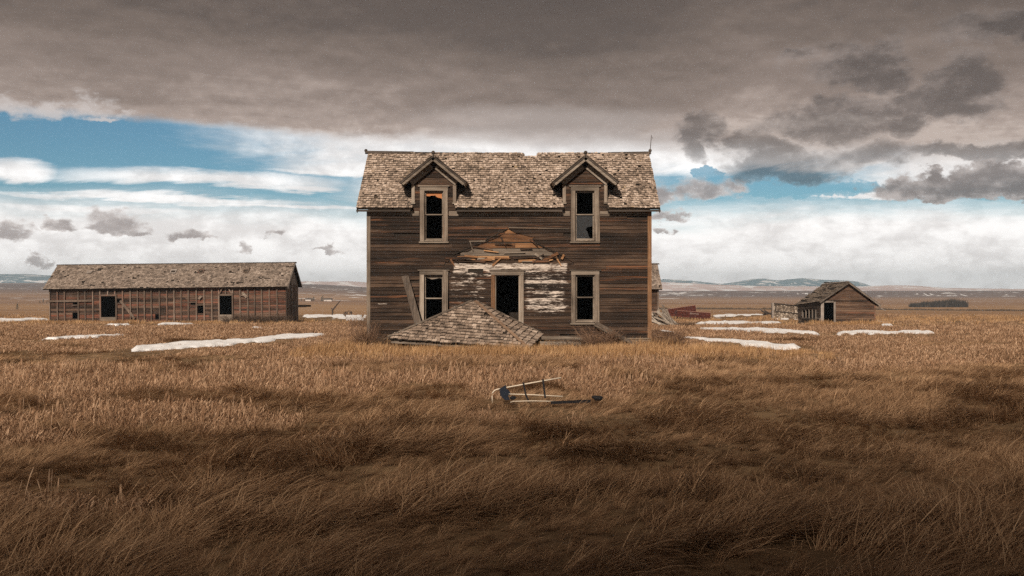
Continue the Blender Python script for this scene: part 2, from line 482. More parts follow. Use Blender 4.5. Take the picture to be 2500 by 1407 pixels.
class MB:
    """collects shapes given in world coordinates; build() links them as one mesh object"""
    def __init__(self):
        self.v = []; self.f = []; self.r = []

    def _add(self, vs, fs, r=None):
        n = len(self.v)
        self.v += [tuple(q) for q in vs]
        self.f += [tuple(i + n for i in f) for f in fs]
        r = random.random() if r is None else r
        self.r += [r] * len(vs)
        return self

    def box(self, x0, x1, y0, y1, z0, z1, r=None):
        vs = [(x0, y0, z0), (x1, y0, z0), (x1, y1, z0), (x0, y1, z0), (x0, y0, z1), (x1, y0, z1), (x1, y1, z1), (x0, y1, z1)]
        return self.hexa(vs, r)

    def hexa(self, vs, r=None):
        return self._add(vs, [(0, 3, 2, 1), (4, 5, 6, 7), (0, 1, 5, 4), (1, 2, 6, 5), (2, 3, 7, 6), (3, 0, 4, 7)], r)

    def plank(self, p0, p1, w, th, n=(0, -1, 0), taper=1.0, r=None, ragged=0.0):
        """board from p0 to p1, width w across, thickness th along n"""
        p0 = Vector(p0); p1 = Vector(p1); n = Vector(n).normalized()
        d = (p1 - p0).normalized()
        s = d.cross(n).normalized()
        n2 = s.cross(d).normalized()
        vs = []
        for k in (0, 1):
            for (p, ww) in ((p0, w), (p1, w * taper)):
                for sg in (-1, 1):
                    j = d * random.uniform(-ragged, ragged)
                    vs.append(p + s * (sg * ww / 2) + n2 * (th * (0.5 - k)) + j)
        a, b_, c, d_, e, f, g, h = vs
        return self.hexa([a, b_, d_, c, e, f, h, g], r) if False else self._add([a, b_, d_, c, e, f, h, g], [(0, 1, 2, 3), (7, 6, 5, 4), (0, 4, 5, 1), (1, 5, 6, 2), (2, 6, 7, 3), (3, 7, 4, 0)], r)

    def prism(self, poly, y0, y1, r=None):
        """polygon in x,z extruded along y"""
        n = len(poly)
        vs = [(p[0], y0, p[1]) for p in poly] + [(p[0], y1, p[1]) for p in poly]
        fs = [tuple(range(n))[::-1], tuple(range(n, 2 * n))] + [(i, (i + 1) % n, n + (i + 1) % n, n + i) for i in range(n)]
        return self._add(vs, fs, r)

    def slab(self, quad, n, th, r=None):
        """flat quad with thickness th below its normal n"""
        n = Vector(n).normalized() * th
        q = [Vector(p) for p in quad]
        k = len(q)
        vs = q + [p - n for p in q]
        fs = [tuple(range(k)), tuple(range(k, 2 * k))[::-1]] + [(i, k + i, k + (i + 1) % k, (i + 1) % k) for i in range(k)]
        return self._add(vs, fs, r)

    def tube(self, pts, rad, sides=6, r=None, caps=True):
        pts = [Vector(p) for p in pts]
        vs = []; fs = []
        rads = rad if isinstance(rad, (list, tuple)) else [rad] * len(pts)
        up = Vector((0.31, 0.17, 0.93))
        for i, p in enumerate(pts):
            d = (pts[min(i + 1, len(pts) - 1)] - pts[max(i - 1, 0)]).normalized()
            a = d.cross(up)
            if a.length < 0.05:
                a = d.cross(Vector((1, 0, 0)))
            a.normalize(); c = d.cross(a)
            for k in range(sides):
                th = 2 * math.pi * k / sides
                vs.append(p + (a * math.cos(th) + c * math.sin(th)) * rads[i])
        for i in range(len(pts) - 1):
            for k in range(sides):
                k2 = (k + 1) % sides
                fs.append((i * sides + k, i * sides + k2, (i + 1) * sides + k2, (i + 1) * sides + k))
        if caps:
            fs.append(tuple(range(sides))[::-1])
            fs.append(tuple(range((len(pts) - 1) * sides, len(pts) * sides)))
        return self._add(vs, fs, r)

    def ball(self, c, rad, sides=10, rings=6, sq=(1, 1, 1), wob=0.0, r=None):
        vs = []; fs = []
        for i in range(rings + 1):
            ph = math.pi * i / rings
            for k in range(sides):
                th = 2 * math.pi * k / sides
                q = rad * (1 + random.uniform(-wob, wob))
                vs.append((c[0] + q * sq[0] * math.sin(ph) * math.cos(th), c[1] + q * sq[1] * math.sin(ph) * math.sin(th), c[2] + q * sq[2] * math.cos(ph)))
        for i in range(rings):
            for k in range(sides):
                k2 = (k + 1) % sides
                fs.append((i * sides + k, (i + 1) * sides + k, (i + 1) * sides + k2, i * sides + k2))
        return self._add(vs, fs, r)

    def build(self, name, mat, parent=None, smooth=False, kind=None):
        off = world_loc(parent) if parent is not None else Vector((0, 0, 0))
        me = bpy.data.meshes.new(name)
        vs = np.array(self.v, dtype=float) - np.array(off)
        me.from_pydata([tuple(q) for q in vs], [], self.f)
        at = me.attributes.new('rnd', 'FLOAT', 'POINT')
        at.data.foreach_set('value', np.array(self.r, dtype=np.float32) if kind == 'stuff' or name.endswith('shingles') else np.zeros(len(self.r), dtype=np.float32))
        if smooth:
            me.polygons.foreach_set('use_smooth', [True] * len(me.polygons))
        me.materials.append(mat)
        me.update()
        o = bpy.data.objects.new(name, me)
        COL.objects.link(o)
        o.parent = parent
        if kind:
            o['kind'] = kind
        return o

    def build_at(self, name, mat, origin=None, smooth=False):
        """top-level mesh whose origin sits at its base"""
        vs = np.array(self.v, dtype=float)
        if origin is None:
            origin = (vs[:, 0].mean(), vs[:, 1].mean(), vs[:, 2].min())
        self.v = [tuple(q) for q in vs - np.array(origin)]
        o = self.build(name, mat, None, smooth)
        o.location = origin
        return o


def tag(o, label, cat, group=None):
    o['label'] = label
    o['category'] = cat
    if group:
        o['group'] = group
    return o


def thing(name, loc, label, cat, group=None):
    o = bpy.data.objects.new(name, None)
    COL.objects.link(o)
    o.empty_display_size = 0.5
    o.location = loc
    return tag(o, label, cat, group)


def from_arrays(name, verts, faces, mat, smooth=True, kind=None):
    me = bpy.data.meshes.new(name)
    me.from_pydata(verts.tolist() if hasattr(verts, 'tolist') else verts, [], faces.tolist() if hasattr(faces, 'tolist') else faces)
    if smooth:
        me.polygons.foreach_set('use_smooth', [True] * len(me.polygons))
    me.materials.append(mat)
    me.update()
    o = bpy.data.objects.new(name, me)
    COL.objects.link(o)
    if kind:
        o['kind'] = kind
    return o


def grid_faces(nu, nv, wrap=False):
    i = np.arange(nu - (0 if wrap else 1))
    j = np.arange(nv - 1)
    I, J = np.meshgrid(i, j, indexing='ij')
    I2 = (I + 1) % nu
    return np.stack([I * nv + J, I2 * nv + J, I2 * nv + J + 1, I * nv + J + 1], -1).reshape(-1, 4)


# ---------------------------------------------------------------- ground
def ground_material():
    m, t, b = new_mat('prairie_ground')
    pos = t.node('ShaderNodeNewGeometry').outputs['Position']
    x, y, z = t.sep(pos)
    d = t.m('ADD', y, D0)
    # thatch and soil of the yard
    n1 = t.noise(pos, 2.0, 6, 0.7)
    n2 = t.noise(pos, 0.25, 4, 0.6)
    yard = t.ramp(t.m('ADD', t.m('MULTIPLY', n1, 0.7), t.m('MULTIPLY', n2, 0.4)), [(0.3, (0.075, 0.05, 0.03)), (0.52, (0.17, 0.11, 0.062)), (0.75, (0.30, 0.20, 0.11))])
    # fields of stubble, ploughland and snow-dusted pasture further out
    strip = t.noise(t.comb(t.m('MULTIPLY', x, 0.0011), t.m('MULTIPLY', y, 0.012), 0.0), 1.0, 5, 0.55, 0.5)
    strip2 = t.noise(t.comb(t.m('MULTIPLY', x, 0.004), t.m('MULTIPLY', y, 0.05), 2.0), 1.0, 4, 0.6, 0.3)
    ld = t.m('LOGARITHM', t.m('MAXIMUM', d, 10.0), 10.0)
    fd = t.m('ADD', t.m('SUBTRACT', ld, 2.2), t.m('MULTIPLY', t.m('SUBTRACT', strip, 0.5), 0.22))
    far = t.ramp(t.m('MULTIPLY', fd, 0.6), [(0.0, (0.32, 0.185, 0.085)), (0.16, (0.37, 0.215, 0.10)), (0.28, (0.42, 0.265, 0.145)), (0.36, (0.33, 0.205, 0.125)), (0.42, (0.40, 0.265, 0.17)),
                                            (0.50, (0.27, 0.185, 0.14)), (0.565, (0.19, 0.138, 0.118)), (0.63, (0.17, 0.125, 0.112)), (0.70, (0.30, 0.22, 0.19)), (0.85, (0.24, 0.18, 0.165))])
    far = t.mix(t.mapr(strip2, 0.35, 0.7), t.mix(1.0, far, (0.66, 0.63, 0.64), 'MULTIPLY'), far)
    # snow left in long drifts on the flats and in gullies of the low scarp
    sn = t.noise(t.comb(t.m('MULTIPLY', x, 0.010), t.m('MULTIPLY', y, 0.0075), t.m('MULTIPLY', z, 0.1)), 1.0, 6, 0.65, 0.8)
    sm = t.m('MULTIPLY', t.mapr(sn, 0.635, 0.655), t.mapr(d, 420, 900))
    s2 = t.noise(t.comb(t.m('MULTIPLY', x, 0.045), t.m('MULTIPLY', y, 0.020), 3.0), 1.0, 4, 0.55, 1.4)
    band = t.m('MAXIMUM', t.m('MULTIPLY', t.mapr(d, 1180, 1300), t.mapr(d, 1500, 1390)), t.m('MULTIPLY', t.m('MULTIPLY', t.mapr(d, 640, 740), t.mapr(d, 1000, 880)), t.mapr(t.m('DIVIDE', x, d), -0.05, -0.14)))
    sm = t.m('MAXIMUM', sm, t.m('MULTIPLY', t.mapr(s2, 0.60, 0.64), band))
    far = t.mix(sm, far, (0.85, 0.85, 0.85))
    col = t.mix(t.mapr(d, 120, 170), yard, far)
    t.put(b.inputs['Base Color'], col)
    b.inputs['Roughness'].default_value = 1.0
    b.inputs['Specular IOR Level'].default_value = 0.05
    bp = t.node('ShaderNodeBump')
    bp.inputs['Strength'].default_value = 0.6
    bp.inputs['Distance'].default_value = 0.05
    t.put(bp.inputs['Height'], n1)
    t.l.new(bp.outputs[0], b.inputs['Normal'])
    return m


def build_ground():
    rad = np.concatenate([[0.0], np.arange(0.8, 60, 0.42), np.geomspace(60, 260, 90)[1:], np.geomspace(260, 4600, 150)[1:]])
    ang = np.concatenate([np.linspace(-0.75, 0.75, 300, endpoint=False), np.linspace(0.75, 2 * math.pi - 0.75, 120, endpoint=False)])
    Ag, R = np.meshgrid(ang, rad, indexing='ij')
    X = np.sin(Ag) * R
    Y = np.cos(Ag) * R - D0
    Z = ground_z(X, Y)
    V = np.stack([X, Y, Z], -1).reshape(-1, 3)
    o = from_arrays('ground', V, grid_faces(len(ang), len(rad), True), ground_material(), True, 'structure')
    return o


build_ground()

# snow lying in long drifts: (photo x, far edge y, near edge y) per column
SNOW = [
    [(312, 853, 857), (330, 849, 859), (400, 839, 858), (500, 832, 849), (600, 826, 839), (700, 819, 831), (780, 816, 824), (806, 817, 820)],
    [(598, 804, 807), (640, 802, 810), (692, 804, 806)],
    [(726, 768, 780), (800, 768.5, 782), (905, 770, 786)],
    [(-40, 780, 787), (60, 777.5, 784), (128, 779, 784)],
    [(250, 794, 797), (300, 793, 796), (330, 793.5, 795.5)],
    [(372, 792, 796), (420, 791, 795), (490, 791.5, 793.5)],
    [(95, 827, 829.5), (200, 822, 827), (270, 819, 824), (322, 817, 819.5)],
    [(1652, 826, 829), (1700, 825.5, 833), (1760, 827, 837), (1830, 832, 846), (1900, 841, 850), (1960, 846, 851)],
    [(1690, 803, 806), (1780, 803, 810), (1850, 804, 814), (1940, 808, 816), (2010, 813, 817)],
    [(2030, 812.5, 816.5), (2080, 811, 817), (2130, 810, 818), (2200, 811, 816), (2240, 810, 818), (2292, 814, 816)],
    [(1726, 769, 783), (1780, 766, 777), (1840, 765.5, 773), (1884, 767, 770)],
    [(1690, 788, 791), (1780, 786, 792), (1860, 787, 792), (1922, 788.5, 790.5)],
    [(1880, 775, 779), (1955, 777, 781.5)],
    [(1600, 807, 812), (1630, 810, 816.5), (1658, 813.5, 816.5)],
    [(2138, 786, 788.5), (2168, 788, 790)],
    [(2146, 795, 800), (2164, 789.5, 800), (2184, 796, 800)],
]
SNOW_POLY = []


def build_snow():
    m, t, b = new_mat('old_snow')
    pos = t.node('ShaderNodeNewGeometry').outputs['Position']
    n = t.noise(pos, 1.6, 6, 0.6)
    t.put(b.inputs['Base Color'], t.mix(t.mapr(t.m('ADD', t.m('MULTIPLY', n, .7), t.m('MULTIPLY', t.noise(pos, 14.0, 5, .7), .3)), .38, .6), (0.80, 0.79, 0.78), (0.93, 0.93, 0.93)))
    b.inputs['Roughness'].default_value = 0.7
    bp = t.node('ShaderNodeBump')
    bp.inputs['Strength'].default_value = 0.4
    bp.inputs['Distance'].default_value = 0.08
    t.put(bp.inputs['Height'], n)
    t.l.new(bp.outputs[0], b.inputs['Normal'])
    for k, cols in enumerate(SNOW):
        cols = np.array(cols, float)
        xs = np.linspace(cols[0, 0], cols[-1, 0], max(14, int((cols[-1, 0] - cols[0, 0]) / 7)))
        far = np.interp(xs, cols[:, 0], cols[:, 1]) + (fbm(xs / 23.0, xs * 0 + k, 60) - 0.5) * 4.0
        near = np.interp(xs, cols[:, 0], cols[:, 2]) + (fbm(xs / 11.0, xs * 0 + k + 50, 61, 4) - 0.5) * 9.0
        near = np.maximum(near, far + 0.8)
        A = np.array([ray_ground(a, q) for a, q in zip(xs, far)])
        B = np.array([ray_ground(a, q) for a, q in zip(xs, near)])
        SNOW_POLY.append(np.concatenate([A, B[::-1]]))
        nv = 26
        vs = []
        for i in range(len(xs)):
            e = min(1.0, min(i, len(xs) - 1 - i) / 3.0)
            for j in range(nv):
                q = j / (nv - 1)
                p = A[i] * (1 - q) + B[i] * q
                bulge = (1 - (2 * q - 1) ** 6) * e
                vs.append((p[0], p[1], bulge * (0.168 + .065 * min(1.0, max(0.0, (p[1] - 5) / 25))) - 0.14))
        vs = np.array(vs)
        vs[:, 2] += base_z(vs[:, 0], vs[:, 1]) + (fbm(vs[:, 0] * 1.1, vs[:, 1] * .8, 71, 4) - .5) * .17
        o = from_arrays('snow', vs, grid_faces(len(xs), nv), m, True, 'structure')


build_snow()


def in_snow(x, y):
    hit = np.zeros(len(x), bool)
    for poly in SNOW_POLY:
        c = np.zeros(len(x), bool)
        bx = (x > poly[:, 0].min()) & (x < poly[:, 0].max()) & (y > poly[:, 1].min()) & (y < poly[:, 1].max())
        if not bx.any():
            continue
        xx = x[bx]; yy = y[bx]; cc = np.zeros(len(xx), bool)
        j = len(poly) - 1
        for i in range(len(poly)):
            xi, yi = poly[i]; xj, yj = poly[j]
            if yi != yj:
                cc ^= ((yi > yy) != (yj > yy)) & (xx < (xj - xi) * (yy - yi) / (yj - yi) + xi)
            j = i
        c[bx] = cc & (base_z(xx, yy) + .05 + (fbm(xx * 1.1, yy * .8, 71, 4) - .5) * .17 > ground_z(xx, yy) + .02)
        hit |= c
    return hit


# ---------------------------------------------------------------- far hills and mountains
def range_material(name, low, high, snow_lo, snow_hi, sc):
    m, t, b = new_mat(name)
    pos = t.node('ShaderNodeNewGeometry').outputs['Position']
    x, y, z = t.sep(pos)
    n = t.noise(t.vm('MULTIPLY', pos, (sc, sc * 0.7, sc * 3.0)), 1.0, 7, 0.65, 0.6)
    n2 = t.noise(t.vm('MULTIPLY', pos, (sc * 0.4, sc * 0.4, sc)), 1.0, 4, 0.6)
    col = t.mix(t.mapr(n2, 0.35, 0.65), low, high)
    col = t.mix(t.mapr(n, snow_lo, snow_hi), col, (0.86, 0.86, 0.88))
    t.put(b.inputs['Base Color'], col)
    b.inputs['Roughness'].default_value = 1.0
    b.inputs['Specular IOR Level'].default_value = 0.0
    return m


def build_range(name, prof, d0, d1, foot, mat, rough, seed):
    """a ridge with a front slope from depth d0 up to a crest at d1 and a back slope behind it"""
    prof = np.array(prof, float)
    u = np.linspace(prof[0, 0], prof[-1, 0], int((prof[-1, 0] - prof[0, 0]) / 4) + 2)
    top = np.interp(u, prof[:, 0], prof[:, 1])
    v = np.concatenate([np.linspace(0, 1, 26), np.linspace(1.08, 1.6, 7)])
    U, Vv = np.meshgrid(u, v, indexing='ij')
    T = np.repeat(top[:, None], len(v), 1)
    Dp = d0 + (d1 - d0) * Vv
    X = (U - 1250) / FPX * Dp
    crest = EYE + (703.5 - T) / FPX * d1
    shape = np.where(Vv <= 1, sstep(0, 1.05, Vv) ** 0.85, np.clip(1 - (Vv - 1) / 0.6, 0, 1) ** 1.3)
    nz = (fbm(X / 260.0, Dp / 180.0, seed, 5) - 0.5) * rough * np.clip(shape * (1.25 - shape) * 4, 0, 1)
    cr = (fbm(X / 130.0, Dp * 0, seed + 9, 4) - 0.5) * rough * 0.35 * shape
    Z = foot + (crest - foot) * shape + nz + cr
    return from_arrays(name, np.stack([X, Dp - D0, Z], -1).reshape(-1, 3), grid_faces(len(u), len(v)), mat, True, 'structure')


mat_blue = range_material('hazed_forest_mountain', (0.05, 0.125, 0.17), (0.085, 0.175, 0.225), 0.53, 0.59, 0.024)  # forest tone with blue distance haze mixed into the colour
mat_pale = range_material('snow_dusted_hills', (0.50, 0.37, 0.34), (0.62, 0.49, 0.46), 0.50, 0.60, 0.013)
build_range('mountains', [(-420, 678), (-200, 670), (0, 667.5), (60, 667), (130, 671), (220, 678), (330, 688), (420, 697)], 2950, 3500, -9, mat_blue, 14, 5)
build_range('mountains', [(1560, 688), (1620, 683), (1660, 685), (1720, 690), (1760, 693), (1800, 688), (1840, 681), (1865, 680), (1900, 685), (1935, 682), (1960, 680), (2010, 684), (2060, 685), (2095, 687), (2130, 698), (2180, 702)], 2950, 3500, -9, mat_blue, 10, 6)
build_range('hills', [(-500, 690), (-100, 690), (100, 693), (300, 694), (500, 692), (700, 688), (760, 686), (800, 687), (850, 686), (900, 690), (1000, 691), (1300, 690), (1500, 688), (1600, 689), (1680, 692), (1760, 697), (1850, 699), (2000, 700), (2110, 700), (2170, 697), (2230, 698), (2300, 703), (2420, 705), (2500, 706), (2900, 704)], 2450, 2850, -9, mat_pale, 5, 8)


# ---------------------------------------------------------------- wood palettes
PAINT = {'color': (0.56, 0.48, 0.41), 'boxes': [(-1.95, 2.02, 2.28, 2.80, 0.10, .95), (0.45, 2.02, 0.95, 2.5, 0.25, 0.97), (-2.1, -0.7, 1.1, 2.5, 0.22, 0.82), (-4.5, -4.1, 1.36, 1.44, 0.05, 0.9)]}
M_SIDING = wood('weathered_siding', (0.009, 0.0062, 0.0045), (0.030, 0.018, 0.0118), (0.105, 0.065, 0.042), 'x', warm=(0.15, 0.062, 0.028), warm_amt=0.02, spread=0.26, paint=PAINT)
M_SHEATH = wood('bare_orange_sheathing', (0.045, 0.022, 0.012), (0.20, 0.095, 0.043), (0.42, 0.235, 0.115), 'x', spread=0.4)
M_GREYX = wood('grey_trim_boards', (0.055, 0.043, 0.033), (0.18, 0.143, 0.110), (0.34, 0.285, 0.23), 'x', warm=(0.17, 0.09, 0.05), warm_amt=-0.06, spread=0.2)
M_GREYZ = wood('grey_upright_boards', (0.06, 0.046, 0.035), (0.21, 0.165, 0.126), (0.39, 0.325, 0.26), 'z', warm=(0.2, 0.1, 0.05), warm_amt=-0.08, spread=0.2)
M_ORANGEZ = wood('orange_corner_board', (0.06, 0.032, 0.018), (0.19, 0.10, 0.05), (0.34, 0.20, 0.115), 'z', spread=0.2)
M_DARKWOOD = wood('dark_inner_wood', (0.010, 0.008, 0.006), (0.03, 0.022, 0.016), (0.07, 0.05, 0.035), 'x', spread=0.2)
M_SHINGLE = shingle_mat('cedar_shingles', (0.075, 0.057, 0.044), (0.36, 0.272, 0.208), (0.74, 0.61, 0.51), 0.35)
M_RIDGE = wood('ridge_board', (0.02, 0.016, 0.013), (0.06, 0.047, 0.038), (0.14, 0.11, 0.09), 'x', spread=0.2)
M_METAL = plain('rusty_iron', (0.05, 0.035, 0.028), 0.7, 0.4, 20)
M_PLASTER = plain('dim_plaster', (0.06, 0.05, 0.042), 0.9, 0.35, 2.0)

HX0, HX1, HD = -4.91, 4.715, 5.2           # house walls in x, depth in y
EAVE_Z, EAVE_Y = 4.618, -0.26
RIDGE_Z, RIDGE_Y = 6.87, 2.60
RX0, RX1 = -5.25, 5.01
SLOPE = (RIDGE_Z - EAVE_Z) / (RIDGE_Y - EAVE_Y)
DORM = (-2.65, 2.475)
house = thing('abandoned_house', (-0.1, 2.6, 0), 'tall abandoned two storey wooden house with two dormers and bare dark siding', 'house')

# openings: x0, x1, z0, z1
WIN = [(-2.975, -2.325, 3.56, 5.25), (2.145, 2.80, 3.56, 5.25), (-2.985, -2.325, 0.80, 2.40), (2.155, 2.81, 0.80, 2.40)]
DOOR = (-0.57, 0.25, 0.30, 2.39)


def panel_with_holes(mb, x0, x1, z0, z1, holes, y0, y1):
    xs = sorted({x0, x1, *[h[0] for h in holes], *[h[1] for h in holes]})
    zs = sorted({z0, z1, *[h[2] for h in holes], *[h[3] for h in holes]})
    xs = [q for q in xs if x0 <= q <= x1]; zs = [q for q in zs if z0 <= q <= z1]
    for a, b in zip(xs, xs[1:]):
        for c, d in zip(zs, zs[1:]):
            mx, mz = (a + b) / 2, (c + d) / 2
            if any(h[0] < mx < h[1] and h[2] < mz < h[3] for h in holes):
                continue
            mb.box(a, b, y0, y1, c, d)


def build_house():
    # inner shell: front stud wall, other walls, floors
    mb = MB()
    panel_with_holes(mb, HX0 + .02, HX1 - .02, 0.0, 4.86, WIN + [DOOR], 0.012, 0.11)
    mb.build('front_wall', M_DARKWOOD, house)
    mb = MB()
    gy = lambda y: EAVE_Z + (min(y, HD - y) - EAVE_Y) * SLOPE - 0.08
    for xa in (HX0 + .02, HX1 - .12):
        prof = [(0.12, 0.0), (HD, 0.0), (HD, gy(0)), (HD / 2, gy(HD / 2)), (0.12, gy(0.12))]
        n = len(prof)
        vs = [(xa, p[0], p[1]) for p in prof] + [(xa + .10, p[0], p[1]) for p in prof]
        mb._add(vs, [tuple(range(n)), tuple(range(n, 2 * n))[::-1]] + [(i, n + i, n + (i + 1) % n, (i + 1) % n) for i in range(n)])
    mb.box(HX0 + .13, HX1 - .13, HD - .12, HD - 0.002, 0, 4.85)
    mb.build('outer_wall', M_SIDING, house)
    mb = MB()
    mb.box(HX0 + .13, HX1 - .13, 0.13, HD - .13, 0.18, 0.28)
    mb.box(HX0 + .13, HX1 - .13, 1.6, HD - .13, 2.75, 2.9)
    mb.box(HX0 + .13, -1.6, 0.13, 1.6, 2.75, 2.9)
    mb.box(1.3, HX1 - .13, 0.13, 1.6, 2.75, 2.9)
    mb.box(-1.5, -1.42, 0.13, HD - .14, 0.28, 2.74)
    mb.box(1.15, 1.23, 0.13, HD - .14, 0.28, 2.74)
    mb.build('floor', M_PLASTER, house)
    st = MB()
    for k in range(11):
        st.box(-0.75, 0.55, 1.1 + k * .25, 1.1 + (k + 1) * .25 + .03, 0.28 + k * .2, 0.28 + (k + 1) * .2)
    st.build('staircase', M_DARKWOOD, house)

    # siding, course by course, board by board, cut back along the torn porch line
    Lp = [(645, 1084), (634, 1092), (622, 1113), (611.6, 1138), (596, 1165), (591, 1176), (578, 1204), (564, 1231), (558, 1240)]
    Rp = [(645, 1408), (639.6, 1404), (630, 1389), (622, 1371), (603, 1333), (590.6, 1305), (573, 1304), (571.7, 1271), (558, 1243)]
    conv = lambda q: (EYE + (703.5 - q[0]) / 71.92, (q[1] - 1250) / 71.92)
    Lw = np.array([conv(q) for q in Lp]); Rw = np.array([conv(q) for q in Rp])
    xl = lambda z: float(np.interp(z, Lw[:, 0], Lw[:, 1]))
    xr = lambda z: float(np.interp(z, Rw[:, 0], Rw[:, 1]))
    gz0, gz1 = Lw[0, 0], Lw[-1, 0]
    rh = 0.1225
    z = 0.27
    row = 0
    while z < 4.50:
        z0, z1 = z, min(z + rh + 0.012, 4.515)
        segs = [[HX0 + .105, HX0 + .105, HX1 - .115, HX1 - .115]]
        cuts = []
        for (a, b, c, d) in WIN + [DOOR]:
            if z1 > c + 0.0 and z0 < d:
                cuts.append((a - .03, a - .03, b + .03, b + .03))
        if z1 > gz0 + .03 and z0 < gz1 - .02:
            za, zb = max(z0, gz0), min(z1, gz1)
            ra, rb_ = random.uniform(-.03, .20), random.uniform(-.03, .20)
            if xr(za) - xl(za) < .9:
                ra = rb_ = random.uniform(-.02, .05)
            cuts.append((xl(za) + ra, xl(zb) + ra + random.uniform(-.04, .04), xr(za) - rb_, xr(zb) - rb_ + random.uniform(-.04, .04)))
        for c in cuts:
            out = []
            for s in segs:
                if c[2] <= s[0] or c[0] >= s[2]:
                    out.append(s); continue
                if c[0] > s[0] + .05:
                    out.append([s[0], s[1], c[0], c[1]])
                if c[2] < s[2] - .05:
                    out.append([c[2], c[3], s[2], s[3]])
            segs = out
        for s in segs:
            pieces = []
            cur = s[:2]
            while s[2] - cur[0] > 3.4:
                j = cur[0] + random.uniform(1.5, 3.1)
                pieces.append([cur[0], cur[1], j, j])
                cur = [j + .004, j + .004]
            pieces.append([cur[0], cur[1], s[2], s[3]])
            for (a0, a1, b0, b1) in pieces:
                if b0 - a0 < .06:
                    continue
                dy = random.uniform(-.007, .003)
                if random.random() < .025 and b0 - a0 > .8:      # a length of board has come away
                    b0 = b1 = a0 + (b0 - a0) * random.uniform(.45, .85)
                tl = random.gauss(0, .003) * min(1.0, 2.0 / (b0 - a0)) * (b0 - a0)
                yb, yt = -.040 + dy, -.012 + dy
                vs = [(a0, yb, z0 - tl), (b0, yb, z0 + tl), (b0, -.002, z0 + tl), (a0, -.002, z0 - tl),
                      (a1, yt, z1 - tl), (b1, yt, z1 + tl), (b1, -.002, z1 + tl), (a1, -.002, z1 - tl)]
                MB().hexa(vs).build('siding_board', M_SIDING, house)
        z += rh
        row += 1

    # sheathing laid bare where the porch roof tore away
    sz = [3.995, 3.86, 3.70, 3.555, 3.535, 3.33, 3.31, 3.06]
    for (za, zb, xa, xb, mt) in [(3.80, 3.99, -.62, .32, M_SHEATH), (3.645, 3.795, -.95, .74, M_SHEATH), (3.52, 3.64, -1.15, .70, M_SHEATH), (3.31, 3.475, -1.55, .10, M_SHEATH), (3.315, 3.47, .108, 1.05, M_SHEATH),
                                 (3.05, 3.285, -1.75, 1.75, M_GREYX), (2.90, 3.035, -2.1, -.1, M_SHEATH), (2.895, 3.03, -.09, 2.1, M_SIDING), (2.74, 2.885, -2.25, 2.2, M_SIDING)]:
        MB().box(xa, xb, -.001, .010, za, zb).build('sheathing_board', mt, house)
    # splinters, broken rafter ends and lath still hanging on the tear
    for k in range(34):
        cx = random.uniform(-2.1, 2.0); cz = random.uniform(2.80, 3.02)
        if k > 26:
            cx = random.uniform(-1.2, 1.2); cz = random.uniform(3.05, 3.5)
        a = random.choice([random.gauss(0, .10), random.gauss(0.75, .2), random.gauss(-0.9, .3)]) if k % 3 == 0 else random.gauss(0, .07)
        ln = random.uniform(.25, .8) if abs(a) < .3 else random.uniform(.18, .40)
        dx, dz = math.cos(a) * ln / 2, math.sin(a) * ln / 2
        y = random.uniform(-.055, -.035)
        MB().plank((cx - dx, y, cz - dz), (cx + dx, y - random.uniform(0, .05), cz + dz), random.uniform(.03, .085), .018, taper=random.uniform(.25, .9), ragged=.03).build('splinter', random.choice([M_SHEATH, M_SIDING, M_GREYX, M_SIDING]), house)
    MB().plank((1.05, -.07, 2.88), (1.55, -.10, 3.13), .10, .03, ragged=.02).build('splinter', M_SHEATH, house)
    MB().plank((1.68, -.06, 2.92), (1.76, -.08, 3.08), .075, .03, ragged=.01).build('splinter', M_SHEATH, house)
    MB().plank((-1.42, -.05, 3.52), (-1.33, -.05, 3.22), .035, .02).build('splinter', M_GREYX, house)
    MB().plank((-1.45, -.05, 3.535), (-.9, -.045, 3.545), .035, .02).build('splinter', M_GREYX, house)
    MB().plank((-.12, -.05, 4.00), (1.95, -.045, 3.955), .035, .02, taper=.6).build('splinter', M_GREYX, house)
    # drip edge of the old porch roof left along the slope
    MB().plank((.78, -.045, 3.50), (1.72, -.045, 3.05), .03, .02).build('porch_flashing', M_DARKWOOD, house)
    MB().plank((-.18, -.045, 3.955), (-1.02, -.045, 3.52), .03, .02).build('porch_flashing', M_DARKWOOD, house)
    MB().plank((-1.1, -.045, 3.47), (-2.0, -.045, 3.08), .028, .02).build('porch_flashing', M_DARKWOOD, house)

    # corner boards, frieze under the eave, water table and skirt
    MB().box(HX0 - .02, HX0 + .105, -.045, .06, .20, 4.56).build('corner_board', M_GREYZ, house)
    MB().box(HX1 - .115, HX1 + .02, -.045, .06, .20, 4.56).build('corner_board', M_ORANGEZ, house)
    for (a, b) in ((HX0 + .11, -3.155), (-2.14, 1.96), (2.985, HX1 - .12)):
        MB().box(a, b, -.040, -.003, 4.40, 4.56).build('frieze_board', M_GREYX, house)
    MB().box(HX0 - .04, HX1 + .04, -.075, -.003, .215, .262).build('water_table', M_GREYX, house)
    for (a, b) in ((HX0 - .01, -1.7), (-1.69, 1.6), (1.61, HX1 + .01)):
        MB().box(a, b, -.042, -.004, -.20, .212).build('skirt_board', M_GREYX if a > 0 else M_SIDING, house)

